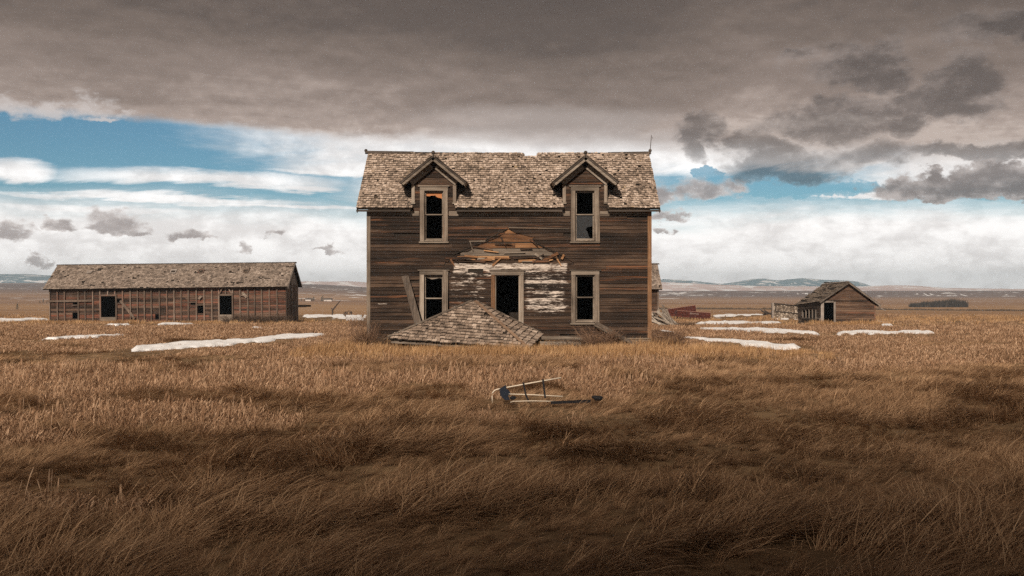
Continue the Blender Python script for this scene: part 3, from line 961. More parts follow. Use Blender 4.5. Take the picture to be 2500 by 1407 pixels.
    # windows
    def window(x0, x1, z0, z1, rail, glass_lower=False, blind=False, shift=0.0):
        f = MB()
        f.box(x0 - .02, x0 + .012, -.01, .13, z0, z1); f.box(x1 - .012, x1 + .02, -.01, .13, z0, z1)
        f.box(x0 + .012, x1 - .012, -.01, .13, z1 - .02, z1 + .012); f.box(x0 + .012, x1 - .012, -.01, .13, z0 - .012, z0 + .02)
        w = f.build('window', M_GREYZ, house)
        cw = .150
        MB().plank((x0 - cw / 2, -.055, z0 - .03), (x0 - cw / 2 + random.uniform(-.006, .006), -.05, z1), cw - .004, .03).build('casing', M_GREYZ, w)
        MB().plank((x1 + cw / 2 + shift, -.055, z0 - .03), (x1 + cw / 2 + random.uniform(-.006, .006), -.05, z1), cw - .004, .03).build('casing', M_GREYZ, w)
        MB().box(x0 - cw, x1 + cw, -.064, -.033, z1 + .003, z1 + .135).build('head_board', M_GREYX, w)
        MB().box(x0 - cw - .06, x1 + cw + .06, -.10, -.033, z1 + .138, z1 + .17).build('head_cap', M_GREYX, w)
        MB().box(x0 - cw - .03, x1 + cw + .03, -.10, .0, z0 - .085, z0 - .035).build('sill', M_GREYX, w)
        s = MB()
        for (a, b, c, d, yy) in ((x0 + .014, x1 - .014, rail, z1 - .022, .05), (x0 + .014, x1 - .014, z0 + .022, rail, .085)):
            s.box(a, a + .04, yy, yy + .03, c, d); s.box(b - .04, b, yy, yy + .03, c, d)
        s.box(x0 + .055, x1 - .055, .05, .08, z1 - .065, z1 - .022)
        s.box(x0 + .055, x1 - .055, .048, .082, rail - .004, rail + .034)
        s.box(x0 + .055, x1 - .055, .085, .115, z0 + .022, z0 + .075)
        s.build('sash', M_GREYX, w)
        if glass_lower:
            # pane with a ragged hole knocked through it
            a, b, c, d = x0 + .055, x1 - .055, z0 + .076, rail - .005
            cx, cz = a + (b - a) * .84, c + (d - c) * .36
            pts = [(a, c), (b - .09, c), (cx - .06, cz - .16), (cx - .09, cz - .05), (cx - .15, cz + .02), (cx - .10, cz + .10), (cx + .02, cz + .12), (b, cz + .17), (b, d), (a, d)]
            g = MB(); g.prism(pts, .098, .101); g.build('broken_pane', M_GLASS, w)
        if blind:
            a, b, c, d = x0 + .056, x1 - .056, rail + .035, z1 - .067
            pts = [(a, d), (a, d - .10)] + [(a + (b - a) * q, d - h) for q, h in ((.2, .11), (.35, .085), (.52, .09), (.54, .06), (.62, .12), (.75, .16), (.9, .17))] + [(b, d - .20), (b, d)]
            g = MB(); g.prism(pts, .09, .093); g.build('torn_blind', M_PAPER, w)
        return w
    window(*WIN[0], 4.43, blind=True)
    window(*WIN[1], 4.43, glass_lower=True, shift=.03)
    wl = window(*WIN[2], 1.585)
    window(*WIN[3], 1.62)
    # torn scrap of blind in the lower left window
    a, b, d = WIN[2][0] + .056, WIN[2][1] - .056, WIN[2][3] - .067
    MB().prism([(a, d), (a, d - .03), (a + .1, d - .05), (a + .2, d - .09), (a + .33, d - .07), (a + .45, d - .04), (b, d - .06), (b, d)], .09, .093).build('torn_blind', M_GREYX, wl)

    # doorway
    x0, x1, z0, z1 = DOOR
    f = MB()
    f.box(x0 - .02, x0 + .025, -.01, .14, z0, z1); f.box(x1 - .025, x1 + .02, -.01, .14, z0, z1); f.box(x0 + .025, x1 - .025, -.01, .14, z1 - .03, z1 + .012)
    dw = f.build('doorway', M_GREYZ, house)
    MB().plank((x0 - .075, -.046, .27), (x0 - .07, -.046, z1), .135, .03).build('casing', M_ORANGEZ, dw)
    MB().plank((x1 + .075, -.046, .27), (x1 + .07, -.046, z1), .14, .03).build('casing', M_GREYZ, dw)
    MB().box(x0 - .15, x1 + .15, -.064, -.033, z1 + .004, z1 + .145).build('head_board', M_GREYX, dw)
    MB().box(x0 - .20, x1 + .20, -.10, -.033, z1 + .148, z1 + .178).build('head_cap', M_GREYX, dw)
    MB().box(x0, x1, -.05, .14, .24, .298).build('threshold', M_GREYX, dw)


def glass_material():
    m, t, b = new_mat('dusty_glass')
    b.inputs['Base Color'].default_value = (0.035, 0.033, 0.032, 1)
    b.inputs['Roughness'].default_value = 0.22
    b.inputs['Specular IOR Level'].default_value = 0.5
    b.inputs['Alpha'].default_value = 0.8
    return m


M_GLASS = glass_material()
M_PAPER = plain('brown_paper_blind', (0.42, 0.17, 0.07), 0.9, 0.15, 12)
build_house()


# ---------------------------------------------------------------- shingles
SHINGLE_BUTT_SHADE = [0, 0, 0, 0, 1, 1, .7, 0, 0, .7]


def shingle_meshes(mat, n=10):
    out = []
    for k in range(n):
        bow = random.uniform(-.25, .5); cup = random.uniform(-.2, .5); sk = random.uniform(-.09, .09)
        vs = []
        for s in (0, 1):
            for (u, v) in ((0, 0), (.5, 0), (1, 0), (1, 1), (.5, 1), (0, 1)):
                h = (1.0 if v == 0 else 0.35)
                zz = (h if s else 0.0) + (bow if u == .5 else 0) * (.4 if v else 1) + (cup if v == 0 else 0)
                vs.append((u + (sk * (u - .5) if v == 0 else 0), v + (random.uniform(-.06, .06) if v == 0 else 0), zz))
        fs = [(5, 4, 1, 0), (4, 3, 2, 1), (6, 7, 10, 11), (7, 8, 9, 10), (0, 1, 7, 6), (1, 2, 8, 7), (2, 3, 9, 8), (3, 4, 10, 9), (4, 5, 11, 10), (5, 0, 6, 11)]
        me = bpy.data.meshes.new('shingle')
        me.from_pydata(vs, [], fs)
        me.attributes.new('butt_shade', 'FLOAT', 'FACE').data.foreach_set('value', np.array(SHINGLE_BUTT_SHADE, dtype=np.float32))
        at = me.attributes.new('rnd', 'FLOAT', 'POINT')
        me.materials.append(mat)
        out.append(me)
    return out


class ShingleField:
    """rows of split shingles; the first few as single parts, the rest as one mesh"""
    def __init__(self, mat, rough=1.0):
        self.mat = mat
        self.rough = rough
        self.meshes = shingle_meshes(mat)
        self.items = []

    def put(self, o, u, v, n, w, l, th):
        """o corner, u along row, v up slope, n out"""
        rt = random.gauss(0, .035 * self.rough)
        u2 = (u * math.cos(rt) + v * math.sin(rt)); v2 = (v * math.cos(rt) - u * math.sin(rt))
        lift = random.choice([0.0] * 6 + [random.uniform(.02, .12) * self.rough])
        v3 = (v2 - n * (.045 + lift)).normalized()
        n3 = u2.cross(v3).normalized()
        M = Matrix(((u2.x * w, v3.x * l, n3.x * th, o.x), (u2.y * w, v3.y * l, n3.y * th, o.y), (u2.z * w, v3.z * l, n3.z * th, o.z), (0, 0, 0, 1)))
        self.items.append(M)

    def build(self, parent, singles=300, rest_name='shingles'):
        off = Matrix.Translation(-world_loc(parent))
        for M in self.items[:singles]:
            ob = bpy.data.objects.new('shingle', random.choice(self.meshes))
            COL.objects.link(ob)
            ob.parent = parent
            ob.matrix_basis = off @ M
        rest = self.items[singles:]
        if rest:
            mb = MB()
            for M in rest:
                me = random.choice(self.meshes)
                mb._add([M @ v.co for v in me.vertices], [tuple(p.vertices) for p in me.polygons])
            ob = mb.build(rest_name, self.mat, parent, kind='stuff')
            ob.data.attributes.new('butt_shade', 'FLOAT', 'FACE').data.foreach_set('value', np.array(SHINGLE_BUTT_SHADE * len(rest), dtype=np.float32))


def lay_rows(sf, origin, u, v, n, length, height, expo, wmin, wmax, keep, th=.016, miss=0.02, lap=.05):
    rows = int(height / expo)
    for r in range(rows + 1):
        s = r * expo
        if s > height - 0.03:
            break
        x = -random.uniform(0, wmax * .5)
        x = max(x, 0.0)
        while x < length - .02:
            w = min(random.uniform(wmin, wmax), length - x)
            ct = origin + u * (x + w / 2) + v * (s + expo / 2)
            if keep(ct, x + w / 2, s) and random.random() > miss:
                sf.put(origin + u * x + v * (s + random.gauss(0, .008)) + n * .032, u, v, n, w - random.uniform(.004, .012), min(expo + lap, height - s + .02), th * random.uniform(.8, 1.5))
            x += w


def build_main_roof():
    SL = math.hypot(RIDGE_Y - EAVE_Y, RIDGE_Z - EAVE_Z)
    v = Vector((0, (RIDGE_Y - EAVE_Y) / SL, (RIDGE_Z - EAVE_Z) / SL))
    u = Vector((1, 0, 0)); n = u.cross(v)
    org = Vector((RX0, EAVE_Y, EAVE_Z))
    dz = lambda s: v.z * s
    # deck: strips, left open inside the dormers and at the gap in the ridge
    deck = MB()
    holes = [(c - .74, c + .74, -.1, (0.72 - EAVE_Y) / v.y) for c in DORM] + [(.44, .90, SL - .30, SL + .1)]
    xs = sorted({RX0 + .01, RX1 - .01, *[h[0] for h in holes], *[h[1] for h in holes]})
    ss = sorted({0.01, SL, *[h[2] for h in holes if h[2] > 0], *[h[3] for h in holes if h[3] < SL]})
    for a, b in zip(xs, xs[1:]):
        for c, d in zip(ss, ss[1:]):
            if any(h[0] < (a + b) / 2 < h[1] and h[2] < (c + d) / 2 < h[3] for h in holes):
                continue
            deck.slab([Vector((a, 0, 0)) + Vector((0, EAVE_Y, EAVE_Z)) + v * c, Vector((b, 0, 0)) + Vector((0, EAVE_Y, EAVE_Z)) + v * c, Vector((b, 0, 0)) + Vector((0, EAVE_Y, EAVE_Z)) + v * d, Vector((a, 0, 0)) + Vector((0, EAVE_Y, EAVE_Z)) + v * d], n, .035)
    # rear slope
    vb = Vector((0, -v.y, v.z)); nb = Vector((0, v.z, v.y))
    o2 = Vector((0, HD - EAVE_Y, EAVE_Z))
    for a, b, top in ((RX0 + .01, .44, SL), (.44, .90, SL - .33), (.90, RX1 - .01, SL)):
        deck.slab([Vector((b, 0, 0)) + o2, Vector((a, 0, 0)) + o2, Vector((a, 0, 0)) + o2 + vb * top, Vector((b, 0, 0)) + o2 + vb * top], nb, .035)
    roof = deck.build('roof', M_DARKWOOD, house)
    # shingles
    sf = ShingleField(M_SHINGLE)

    def keep(ct, x, s):
        for c in DORM:
            if abs(ct.x - c) < .745 and ct.y < .74:
                return False
            zr = 6.40 - .82 * abs(ct.x - c)          # hidden inside the dormer roofs
            if abs(ct.x - c) < .6 and ct.z < zr - .15 and ct.y > .3:
                return False
        if .42 < ct.x < .92 and s > SL - .36:
            return False
        if -3.45 < ct.x < -3.05 and 5.95 < ct.z < 6.12 and random.random() < .6:
            return False
        return True
    lay_rows(sf, org, u, v, n, RX1 - RX0, SL, .135, .055, .125, keep, th=.025, miss=.02)
    sf.build(roof, 300)
    rb = ShingleField(M_SHINGLE)
    # ridge boards, with the piece near the middle gone
    sag = lambda x: -.07 * max(0.0, 1 - ((x - .4) / 4.6) ** 2)
    for (a, b) in ((RX0 - .09, -3.6), (-3.59, -2.0), (-1.99, -.8), (-.79, .42), (.93, 2.1), (2.11, 3.5), (3.51, RX1 + .06)):
        za, zb = RIDGE_Z + .065 + sag(a) + random.uniform(-.015, .02), RIDGE_Z + .065 + sag(b) + random.uniform(-.02, .015)
        for sg in (-1, 1):
            MB().plank((a, RIDGE_Y + sg * .06, za - .035), (b, RIDGE_Y + sg * .06, zb - .035), .15, .022, n=(0, sg * .6, .8)).build('ridge_cap', M_RIDGE, roof)
    for x in (RX0 - .09, RX1 + .04):
        MB().tube([(x, RIDGE_Y, RIDGE_Z - .02), (x, RIDGE_Y, RIDGE_Z + .06)], .035, 8).ball((x, RIDGE_Y, RIDGE_Z + .105), .062).build('finial', M_RIDGE, roof, True)
    x = RX1 + .04
    MB().tube([(x, RIDGE_Y, RIDGE_Z + .1), (x + .03, RIDGE_Y, RIDGE_Z + .45), (x + .05, RIDGE_Y, RIDGE_Z + .68)], [.014, .011, .008], 5).tube([(x + .05, RIDGE_Y, RIDGE_Z + .52), (x + .10, RIDGE_Y, RIDGE_Z + .56), (x + .06, RIDGE_Y, RIDGE_Z + .61)], .007, 4).build('lightning_rod', M_METAL, roof)
    # fascia along the eave and the rakes
    for (a, b) in ((RX0, DORM[0] - .78), (DORM[0] + .78, DORM[1] - .78), (DORM[1] + .78, RX1)):
        MB().box(a, b, EAVE_Y + .005, EAVE_Y + .03, EAVE_Z - .095, EAVE_Z - .032).build('fascia', M_RIDGE, roof)
        MB().box(a + .01, b - .01, EAVE_Y + .031, -.045, EAVE_Z - .07, EAVE_Z - .05).build('soffit', M_GREYX, roof)
    for x in (RX0 + .02, RX1 - .02):
        MB().plank(Vector((x, EAVE_Y, EAVE_Z)) - n * .10, Vector((x, RIDGE_Y, RIDGE_Z)) - n * .10, .025, .13, n=n).build('rake_board', M_GREYX, roof)

    # dormers
    for c in DORM:
        hw, ez, pz, ow = .757, 5.50, 6.40, 1.10
        sl = (pz - ez) / ow
        mb = MB()
        # side cheeks
        for s in (-1, 1):
            q = [(c + s * hw, .10, 4.90), (c + s * hw, .10, pz - sl * hw - .06), (c + s * hw, .82, pz - sl * hw - .06)]
            n3 = (s, 0, 0)
            mb.slab(q if s > 0 else q[::-1], n3, .05)
        dm = mb.build('dormer', M_SIDING, house)
        # front gable wall in courses around the window head
        g = MB()
        g.prism([(c - hw, 4.58), (c - .345, 4.58), (c - .345, 5.262), (c + .345, 5.262), (c + .345, 4.58), (c + hw, 4.58), (c + hw, pz - sl * hw - .05), (c, pz - .06), (c - hw, pz - sl * hw - .05)][::-1], .012, .10)
        g.build('gable_wall', M_DARKWOOD, dm)
        z = 4.46
        while z < 6.2:
            z0, z1 = z, z + .155 if z > 5.3 else z + .128
            wid = lambda zz: min(hw - .02, (pz - .08 - zz) / sl)
            if wid(z1) < .06:
                break
            segs = [(-1, 1)] if z0 > 5.25 else [(-1, 0), (0, 1)]
            for (a, b) in segs:
                a0 = c + (a * wid(z0) if a else .36); a1 = c + (a * wid(z1) if a else .36)
                b0 = c + (b * wid(z0) if b else -.36); b1 = c + (b * wid(z1) if b else -.36)
                MB().hexa([(a0, -.030, z0), (b0, -.030, z0), (b0, .0, z0), (a0, .0, z0), (a1, -.011, z1), (b1, -.011, z1), (b1, .0, z1), (a1, .0, z1)]).build('siding_board', M_SIDING, dm)
            z += .145 if z > 5.3 else .118
        # corner boards and raking frieze
        for s in (-1, 1):
            MB().box(min(c + s * hw, c + s * (hw - .11)), max(c + s * hw, c + s * (hw - .11)), -.058, -.033, 4.86, 5.44).build('corner_board', M_GREYZ, dm)
            MB().box(c + s * (hw - .05) - .075, c + s * (hw - .05) + .075, -.075, -.033, 4.80, 4.858).build('corner_block', M_GREYX, dm)
            p1 = Vector((c + s * (hw + .02), -.07, pz - sl * (hw + .02) - .26)); p0 = Vector((c + s * .075, -.07, pz - .06 - .26))
            MB().plank(p1, p0, .20, .03).build('frieze_board', M_GREYX, dm)
            # roof slab with projecting edge
            top = lambda t_, y: Vector((c + s * t_, y, pz - sl * t_))
            ybk = lambda t_: (pz - sl * t_ - (EAVE_Z - EAVE_Y * SLOPE)) / SLOPE
            q = [top(0, -.36), top(ow, -.36), top(ow, ybk(ow)), top(0, ybk(0))]
            nn = Vector((s * sl, 0, 1)).normalized()
            rm = MB().slab(q if s < 0 else q[::-1], nn, .05).build('dormer_roof', M_GREYX, dm)
            # crown moulding: two stepped boards on the gable edge
            e0 = top(.015, -.372) - nn * .08; e1 = top(ow - .01, -.372) - nn * .08
            MB().plank(e0, e1, .115, .024).build('rake_board', M_GREYX, rm)
            e0 = top(.015, -.392) - nn * .022; e1 = top(ow + .015, -.392) - nn * .022
            MB().plank(e0, e1, .05, .034).build('rake_moulding', M_RIDGE, rm)
            # soffit board under the overhang
            e = [top(.03, -.33) - nn * .115, top(ow - .04, -.33) - nn * .115, top(ow - .04, -.034) - nn * .115, top(.03, -.034) - nn * .115]
            MB().slab(e if s < 0 else e[::-1], nn, .018).build('soffit', M_GREYX, rm)
            # side eave return
            MB().plank(top(ow - .01, -.345) - nn * .07, top(ow - .01, ybk(ow) - .05) - nn * .07, .12, .022, n=(s, 0, .2)).build('fascia', M_GREYX, rm)
            d2 = ShingleField(M_SHINGLE)
            uu = Vector((0, 1, 0)) if s > 0 else Vector((0, -1, 0))
            vv = (top(0, 0) - top(ow, 0)).normalized()
            lay_rows(d2, top(ow + .02, -.385 if s > 0 else 1.95), uu, vv, uu.cross(vv), 2.33, math.hypot(ow, pz - ez) - .03, .17, .09, .19,
                     lambda ct, x_, s_: ct.z > EAVE_Z + (ct.y - EAVE_Y) * SLOPE - .02)
            d2.build(rm, 0)
        MB().tube([(c, -.33, pz - .03), (c, -.33, pz + .06)], .035, 8).ball((c, -.33, pz + .105), .065).build('finial', M_RIDGE, dm, True)


build_main_roof()


# ---------------------------------------------------------------- porch roof lying in front of the house
def build_porch():
    L = Vector((-3.94, -2.2, .33)); FR = Vector((.47, -2.75, .05)); BR = Vector((.99, -.32, .37)); AP = Vector((-1.28, -.30, 1.49)); BL = Vector((-3.75, -.30, .55))
    pr = thing('collapsed_porch_roof', (-1.4, -1.4, 0), 'shingled hip roof of the fallen porch lying in the grass against the house', 'porch roof')
    mb = MB()
    for tri in ((L, FR, AP), (FR, BR, AP), (BL, L, AP)):
        nn = (tri[1] - tri[0]).cross(tri[2] - tri[0]).normalized()
        mb.slab([tri[0], tri[1], tri[2]], nn, .03)
    deck = mb.build('roof_deck', M_DARKWOOD, pr)
    for k, tri in enumerate(((L, FR, AP), (FR, BR, AP))):
        u = (tri[1] - tri[0]); ln = u.length; u.normalize()
        nn = u.cross(tri[2] - tri[0]).normalized()
        v = nn.cross(u).normalized()
        h = (tri[2] - tri[0]).dot(v); ax = (tri[2] - tri[0]).dot(u)
        sf = ShingleField(M_SHINGLE_B, .45)

        def keep(ct, x, s):
            q = min(1.0, max(0.0, (s + .10) / h))
            return ax * q - .04 <= x <= ln + (ax - ln) * q + .03
        lay_rows(sf, tri[0] - v * .04, u, v, nn, ln, h + .02, .170 if k == 0 else .18, .085, .175, keep, th=.03, miss=.012, lap=.05)
        sf.build(deck, 300)
    # hip boards
    for (a, b, w) in ((FR, AP, .11), (L, AP, .10), (BR, AP, .09)):
        up = Vector((0, -.3, 1)) if a is not BR else Vector((.4, .3, 1))
        MB().plank(a + Vector((0, 0, .075)), AP.lerp(a, .03) + Vector((0, 0, .075)), w, .02, n=up).build('hip_board', M_GREYX if a is not FR else M_SHEATHG, pr)
    # fascia and the broken frame it rests on
    MB().plank(L + Vector((.1, .05, -.075)), FR + Vector((-.1, .05, -.04)), .10, .03).build('fascia', M_GREYX, pr)
    MB().plank(FR + Vector((.0, .06, -.03)), BR + Vector((-.02, 0, -.09)), .10, .03, n=(1, -.2, 0)).build('fascia', M_GREYX, pr)
    MB().plank((-3.2, -1.95, .14), (-1.6, -2.15, .10), .17, .04).build('porch_beam', M_GREYX, pr)
    MB().plank((-1.5, -2.1, .08), (.2, -2.3, .02), .17, .04).build('porch_beam', M_SIDING, pr)
    for q in (.15, .35, .55, .75):
        a = L.lerp(FR, q) + Vector((0, .1, -.06)); b = AP + Vector(((q - .5) * .3, 0, -.12))
        MB().plank(a, a.lerp(b, .9), .05, .10, n=(0, -.4, 1)).build('rafter', M_DARKWOOD, pr)


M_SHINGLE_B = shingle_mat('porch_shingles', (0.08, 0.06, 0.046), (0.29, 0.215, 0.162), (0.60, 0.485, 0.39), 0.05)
M_SHEATHG = wood('pale_hip_board', (0.10, 0.06, 0.04), (0.26, 0.17, 0.11), (0.42, 0.31, 0.22), 'x', spread=0.2)
build_porch()

# boards leaning and lying about the front
M_PLANK = wood('loose_plank', (0.035, 0.026, 0.02), (0.115, 0.088, 0.068), (0.25, 0.205, 0.165), 'z', warm=(0.15, 0.07, 0.035), warm_amt=-0.05, spread=0.2)
mb = MB(); mb.plank((-2.98, -.62, .22), (-3.62, -.09, 2.36), .235, .035, n=(0, -.95, -.25), ragged=.03)
tag(mb.build_at('leaning_board', M_PLANK), 'wide dark board leaning against the house beside the lower window', 'board')
mb = MB(); mb.plank((-2.29, -.30, .30), (-2.28, -.10, 2.53), .13, .03, ragged=.01).plank((-2.20, -.27, .30), (-2.19, -.085, 2.50), .055, .03)
tag(mb.build_at('loose_post', M_GREYZ), 'upright grey boards standing across the right of the lower window', 'post')
mb = MB(); mb.plank((2.83, -.10, .78), (4.25, -.80, -.02), .16, .03, n=(.3, -.6, .7), ragged=.03)
tag(mb.build_at('fallen_board', M_PLANK), 'thin grey board sloping from window sill down into the grass', 'board')
mb = MB(); mb.plank((2.78, -.16, .70), (3.5, -.55, .30), .06, .03, n=(.3, -.6, .7))
tag(mb.build_at('broken_lath', M_GREYX), 'short broken lath under the sill above the bare shrub', 'board')
for k, (a, b, w, lab) in enumerate([((.75, -.75, .30), (2.55, -.62, .26), .16, 'grey floor board of the lost porch beside the shingled roof'),
                                    ((.95, -1.25, .13), (2.25, -1.05, .10), .22, 'low wide porch board lying half in the grass'),
                                    ((1.9, -.40, .24), (3.1, -.38, .20), .14, 'grey board at the wall foot under the lower window')]):
    mb = MB(); mb.plank(a, b, w, .04, n=(0, -.5, .85), ragged=.05)
    tag(mb.build_at('porch_board', M_GREYX), lab, 'board')


# ---------------------------------------------------------------- long granary on the left
M_BARN = wood('barn_siding', (0.018, 0.012, 0.009), (0.066, 0.041, 0.029), (0.16, 0.10, 0.07), 'x', warm=(0.19, 0.065, 0.038), warm_amt=0.09, spread=0.4, fine=.8)
M_STUD = wood('barn_stud', (0.055, 0.041, 0.032), (0.155, 0.112, 0.085), (0.29, 0.225, 0.18), 'z', warm=(0.18, 0.065, 0.04), warm_amt=0.0, spread=0.3)
M_GREYG = wood('pale_gable_board', (0.10, 0.082, 0.068), (0.25, 0.21, 0.18), (0.40, 0.35, 0.31), 'z', spread=0.2)
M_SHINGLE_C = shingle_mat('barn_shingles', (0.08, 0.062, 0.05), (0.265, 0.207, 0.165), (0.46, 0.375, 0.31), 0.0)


def build_barn():
    D, S = 85.0, FPX / 85.0
    yf = D - D0
    X = lambda px: (px - 1250) / S
    Z = lambda py, px=420: EYE + (703.5 - py) / S
    x0, x1, yb = X(121), X(698), D - D0 + 4.9
    zb, ze, zr = -1.25, 2.14, 3.95
    ym = (yf + yb) / 2
    barn = thing('long_barn', ((x0 + x1) / 2, ym, -.85), 'long low wooden granary with exposed studs and shingled roof', 'barn')
    holes = [(X(248), X(283), Z(773), Z(722)), (X(177), X(190), Z(776), Z(761)), (X(178), X(190), Z(741), Z(733)), (X(537), X(567), Z(770), Z(724)), (X(483), X(497), Z(767), Z(745)),
             (X(465), X(478), Z(744), Z(739)), (X(379), X(388), Z(779), Z(768)), (X(286), X(297), Z(738), Z(729))]
    # siding planks, split around the openings
    rows = 20
    rh = (ze - zb) / rows
    for r in range(rows):
        z0 = zb + r * rh; z1 = z0 + rh - .008
        cuts = sorted([(h[0], h[1]) for h in holes if z1 > h[2] + .03 and z0 < h[3] - .03])
        segs = []; a = x0
        for c in cuts:
            segs.append((a, c[0])); a = c[1]
        segs.append((a, x1))
        for (a, b) in segs:
            while b - a > 6.5:
                j = a + random.uniform(3.5, 5.5)
                MB().box(a, j - .01, yf + random.uniform(-.012, .004), yf + .03, z0, z1).build('siding_board', M_BARN, barn)
                a = j
            if b - a > .08:
                MB().box(a, b - .004, yf + random.uniform(-.012, .004), yf + .03, z0, z1).build('siding_board', M_BARN, barn)
    # dark backing, rear and left walls
    mb = MB()
    panel_with_holes(mb, x0, x1, zb, ze, holes, yf + .032, yf + .06)
    mb.box(x0, x1, yb - .05, yb, zb, ze)
    mb.prism([(0, 0), (0, 0.01), (0.01, 0)], yb, yb + .01)
    for xa in (x0 + .001, x1 - .08):
        pr = [(yf + .062, zb), (yb - .052, zb), (yb - .052, ze), (ym, zr - .1), (yf + .062, ze)]
        n = 5
        vs = [(xa, p[0], p[1]) for p in pr] + [(xa + .05, p[0], p[1]) for p in pr]
        mb._add(vs, [tuple(range(n)), tuple(range(n, 2 * n))[::-1]] + [(i, n + i, n + (i + 1) % n, (i + 1) % n) for i in range(n)])
    mb.v = [v if not (abs(v[0]) < .02 and abs(v[2]) < .02) else (x0 + .1, yb - .02, zb + .1) for v in mb.v]
    mb.build('inner_wall', M_DARKWOOD, barn)
    # studs
    x = x0 + .05
    k = 0
    while x < x1 - .1:
        w = random.uniform(.075, .12)
        spans = [(zb, ze - .02)]
        for h in holes:
            if x + w / 2 > h[0] - .02 and x - w / 2 < h[1] + .02:
                if h[1] - h[0] > .8:
                    spans = [(h[3] + .05, ze - .02)]
                else:
                    x = h[1] + .08
        for (a, b) in spans:
            MB().box(x - w / 2, x + w / 2, yf - .11, yf - .014, a, b).build('stud', M_STUD, barn)
        x += .625 * random.uniform(.93, 1.07)
    for h in (holes[0], holes[3]):
        for xx in (h[0] - .06, h[1] + .06):
            MB().box(xx - .055, xx + .055, yf - .12, yf - .014, zb, h[3] + .1).build('door_post', M_STUD, barn)
        MB().box(h[0] - .1, h[1] + .1, yf - .135, yf - .121, h[3] + .01, h[3] + .15).build('lintel', M_STUD, barn)
        MB().box(h[0] - .0, h[1] + .0, yf - .10, yf + .03, zb, h[2]).build('door_sill', M_GREYX, barn)
    # rail, braces and a few boards hanging loose
    MB().box(x0 - .15, X(226), yf - .16, yf - .136, Z(735), Z(730)).build('rail', M_STUD, barn)
    for (a, b, w) in (((296, 733), (330, 777), .20), ((536, 720), (549, 698), .10), ((568, 719), (554, 699), .10), ((593, 716), (604, 728), .22), ((586, 722), (608, 727), .10), ((487, 731), (493, 724), .18)):
        MB().plank((X(a[0]), yf - .17, Z(a[1])), (X(b[0]), yf - .15, Z(b[1])), w, .03, ragged=.02).build('brace', M_STUD if a[0] < 590 else M_GREYX, barn)
    for (px, py, w) in ((184, 742, 14), (292, 738.5, 10), (471, 738, 14), (490, 745, 14)):
        MB().box(X(px - w / 2), X(px + w / 2), yf - .15, yf - .115, Z(py + 1.5), Z(py)).build('ledge', M_STUD, barn)
    # right end: upright boards, pale gable
    ny = 13
    for k in range(ny):
        y0 = yf + .06 + (4.78 / ny) * k; y1 = y0 + 4.78 / ny - random.uniform(.03, .06)
        MB().box(x1 - .028, x1 + random.uniform(.02, .06), y0, y1, zb, ze - .03).build('end_board', M_STUD, barn)
        f = lambda y: ze + (zr - ze) * (1 - abs(y - ym) / (ym - yf))
        if k in (4,):
            continue
        MB().hexa([(x1 - .028, y0, ze - .02), (x1 + .05, y0, ze - .02), (x1 + .05, y1, ze - .02), (x1 - .028, y1, ze - .02),
                   (x1 - .028, y0, f(y0) - .10), (x1 + .05, y0, f(y0) - .10), (x1 + .05, y1, f(y1) - .10), (x1 - .028, y1, f(y1) - .10)]).build('gable_board', M_GREYG, barn)
    for (py, w, xo) in ((708, .5, .10), (727, .8, .12), (743, .4, .1)):
        MB().box(x1 + .062, x1 + .10, yf + 1.6, yf + 1.6 + w, Z(py + 3), Z(py)).build('loose_board', M_GREYG, barn)
    MB().plank((x1 - .1, yf + 2.2, Z(752)), (x1 + 1.0, yf + 3.6, Z(752.5)), .22, .05, n=(0, -1, .2)).build('loose_board', M_GREYG, barn)
    MB().plank((x1 + .2, yf + 4.3, Z(752)), (x1 + 1.25, yf + 4.5, Z(753)), .16, .05, n=(0, -1, .2)).build('loose_board', M_DARKWOOD, barn)
    # roof
    oh = .42; sl = (zr - ze) / (ym - yf)
    ey, ez = yf - oh, ze - oh * sl + .12
    SL = math.hypot(ym - ey, zr + .12 - ez)
    v = Vector((0, (ym - ey) / SL, (zr + .12 - ez) / SL)); u = Vector((1, 0, 0)); n = u.cross(v)
    ra, rb = x0 - .35, x1 + .30
    dk = MB()
    vents = [218, 425, 493, 602]
    dk.slab([(ra, ey, ez), (rb, ey, ez), (rb, ym, zr + .12), (ra, ym, zr + .12)], n, .06)
    dk.slab([(rb, 2 * ym - ey, ez), (ra, 2 * ym - ey, ez), (ra, ym + .001, zr + .12), (rb, ym + .001, zr + .12)], (0, v.z, v.y), .06)
    roof = dk.build('roof', M_DARKWOOD, barn)
    vx = [X(q) * 86.4 / 85 for q in vents]
    sf = ShingleField(M_SHINGLE_C)
    lay_rows(sf, Vector((ra, ey - .03, ez - .02)), u, v, n, rb - ra, SL + .02, .185, .11, .24,
             lambda ct, x, s: not any(abs(ct.x - q) < .17 and abs(ct.z - 3.28) < .12 for q in vx[1:]) and not (float(fbm(np.array([ct.x * .7]), np.array([ct.z * 2.2]), 93, 3)[0]) > .755 and random.random() < .7), th=.022, miss=.015)
    sf.build(roof, 0)
    MB().plank((ra - .1, ym - .07, zr + .12), (rb + .12, ym - .07, zr + .12), .17, .025, n=(0, -.6, .8)).plank((ra - .1, ym + .07, zr + .12), (rb + .12, ym + .07, zr + .12), .17, .025, n=(0, .6, .8)).build('ridge_cap', M_RIDGE, roof)
    for sg in (0, 1):
        q0 = Vector((rb + .01, ey, ez - .1)) if sg == 0 else Vector((rb + .01, 2 * ym - ey, ez - .1))
        MB().plank(q0, (rb + .01, ym, zr + .02), .15, .03, n=(1, 0, 0)).build('rake_board', M_GREYG, roof)
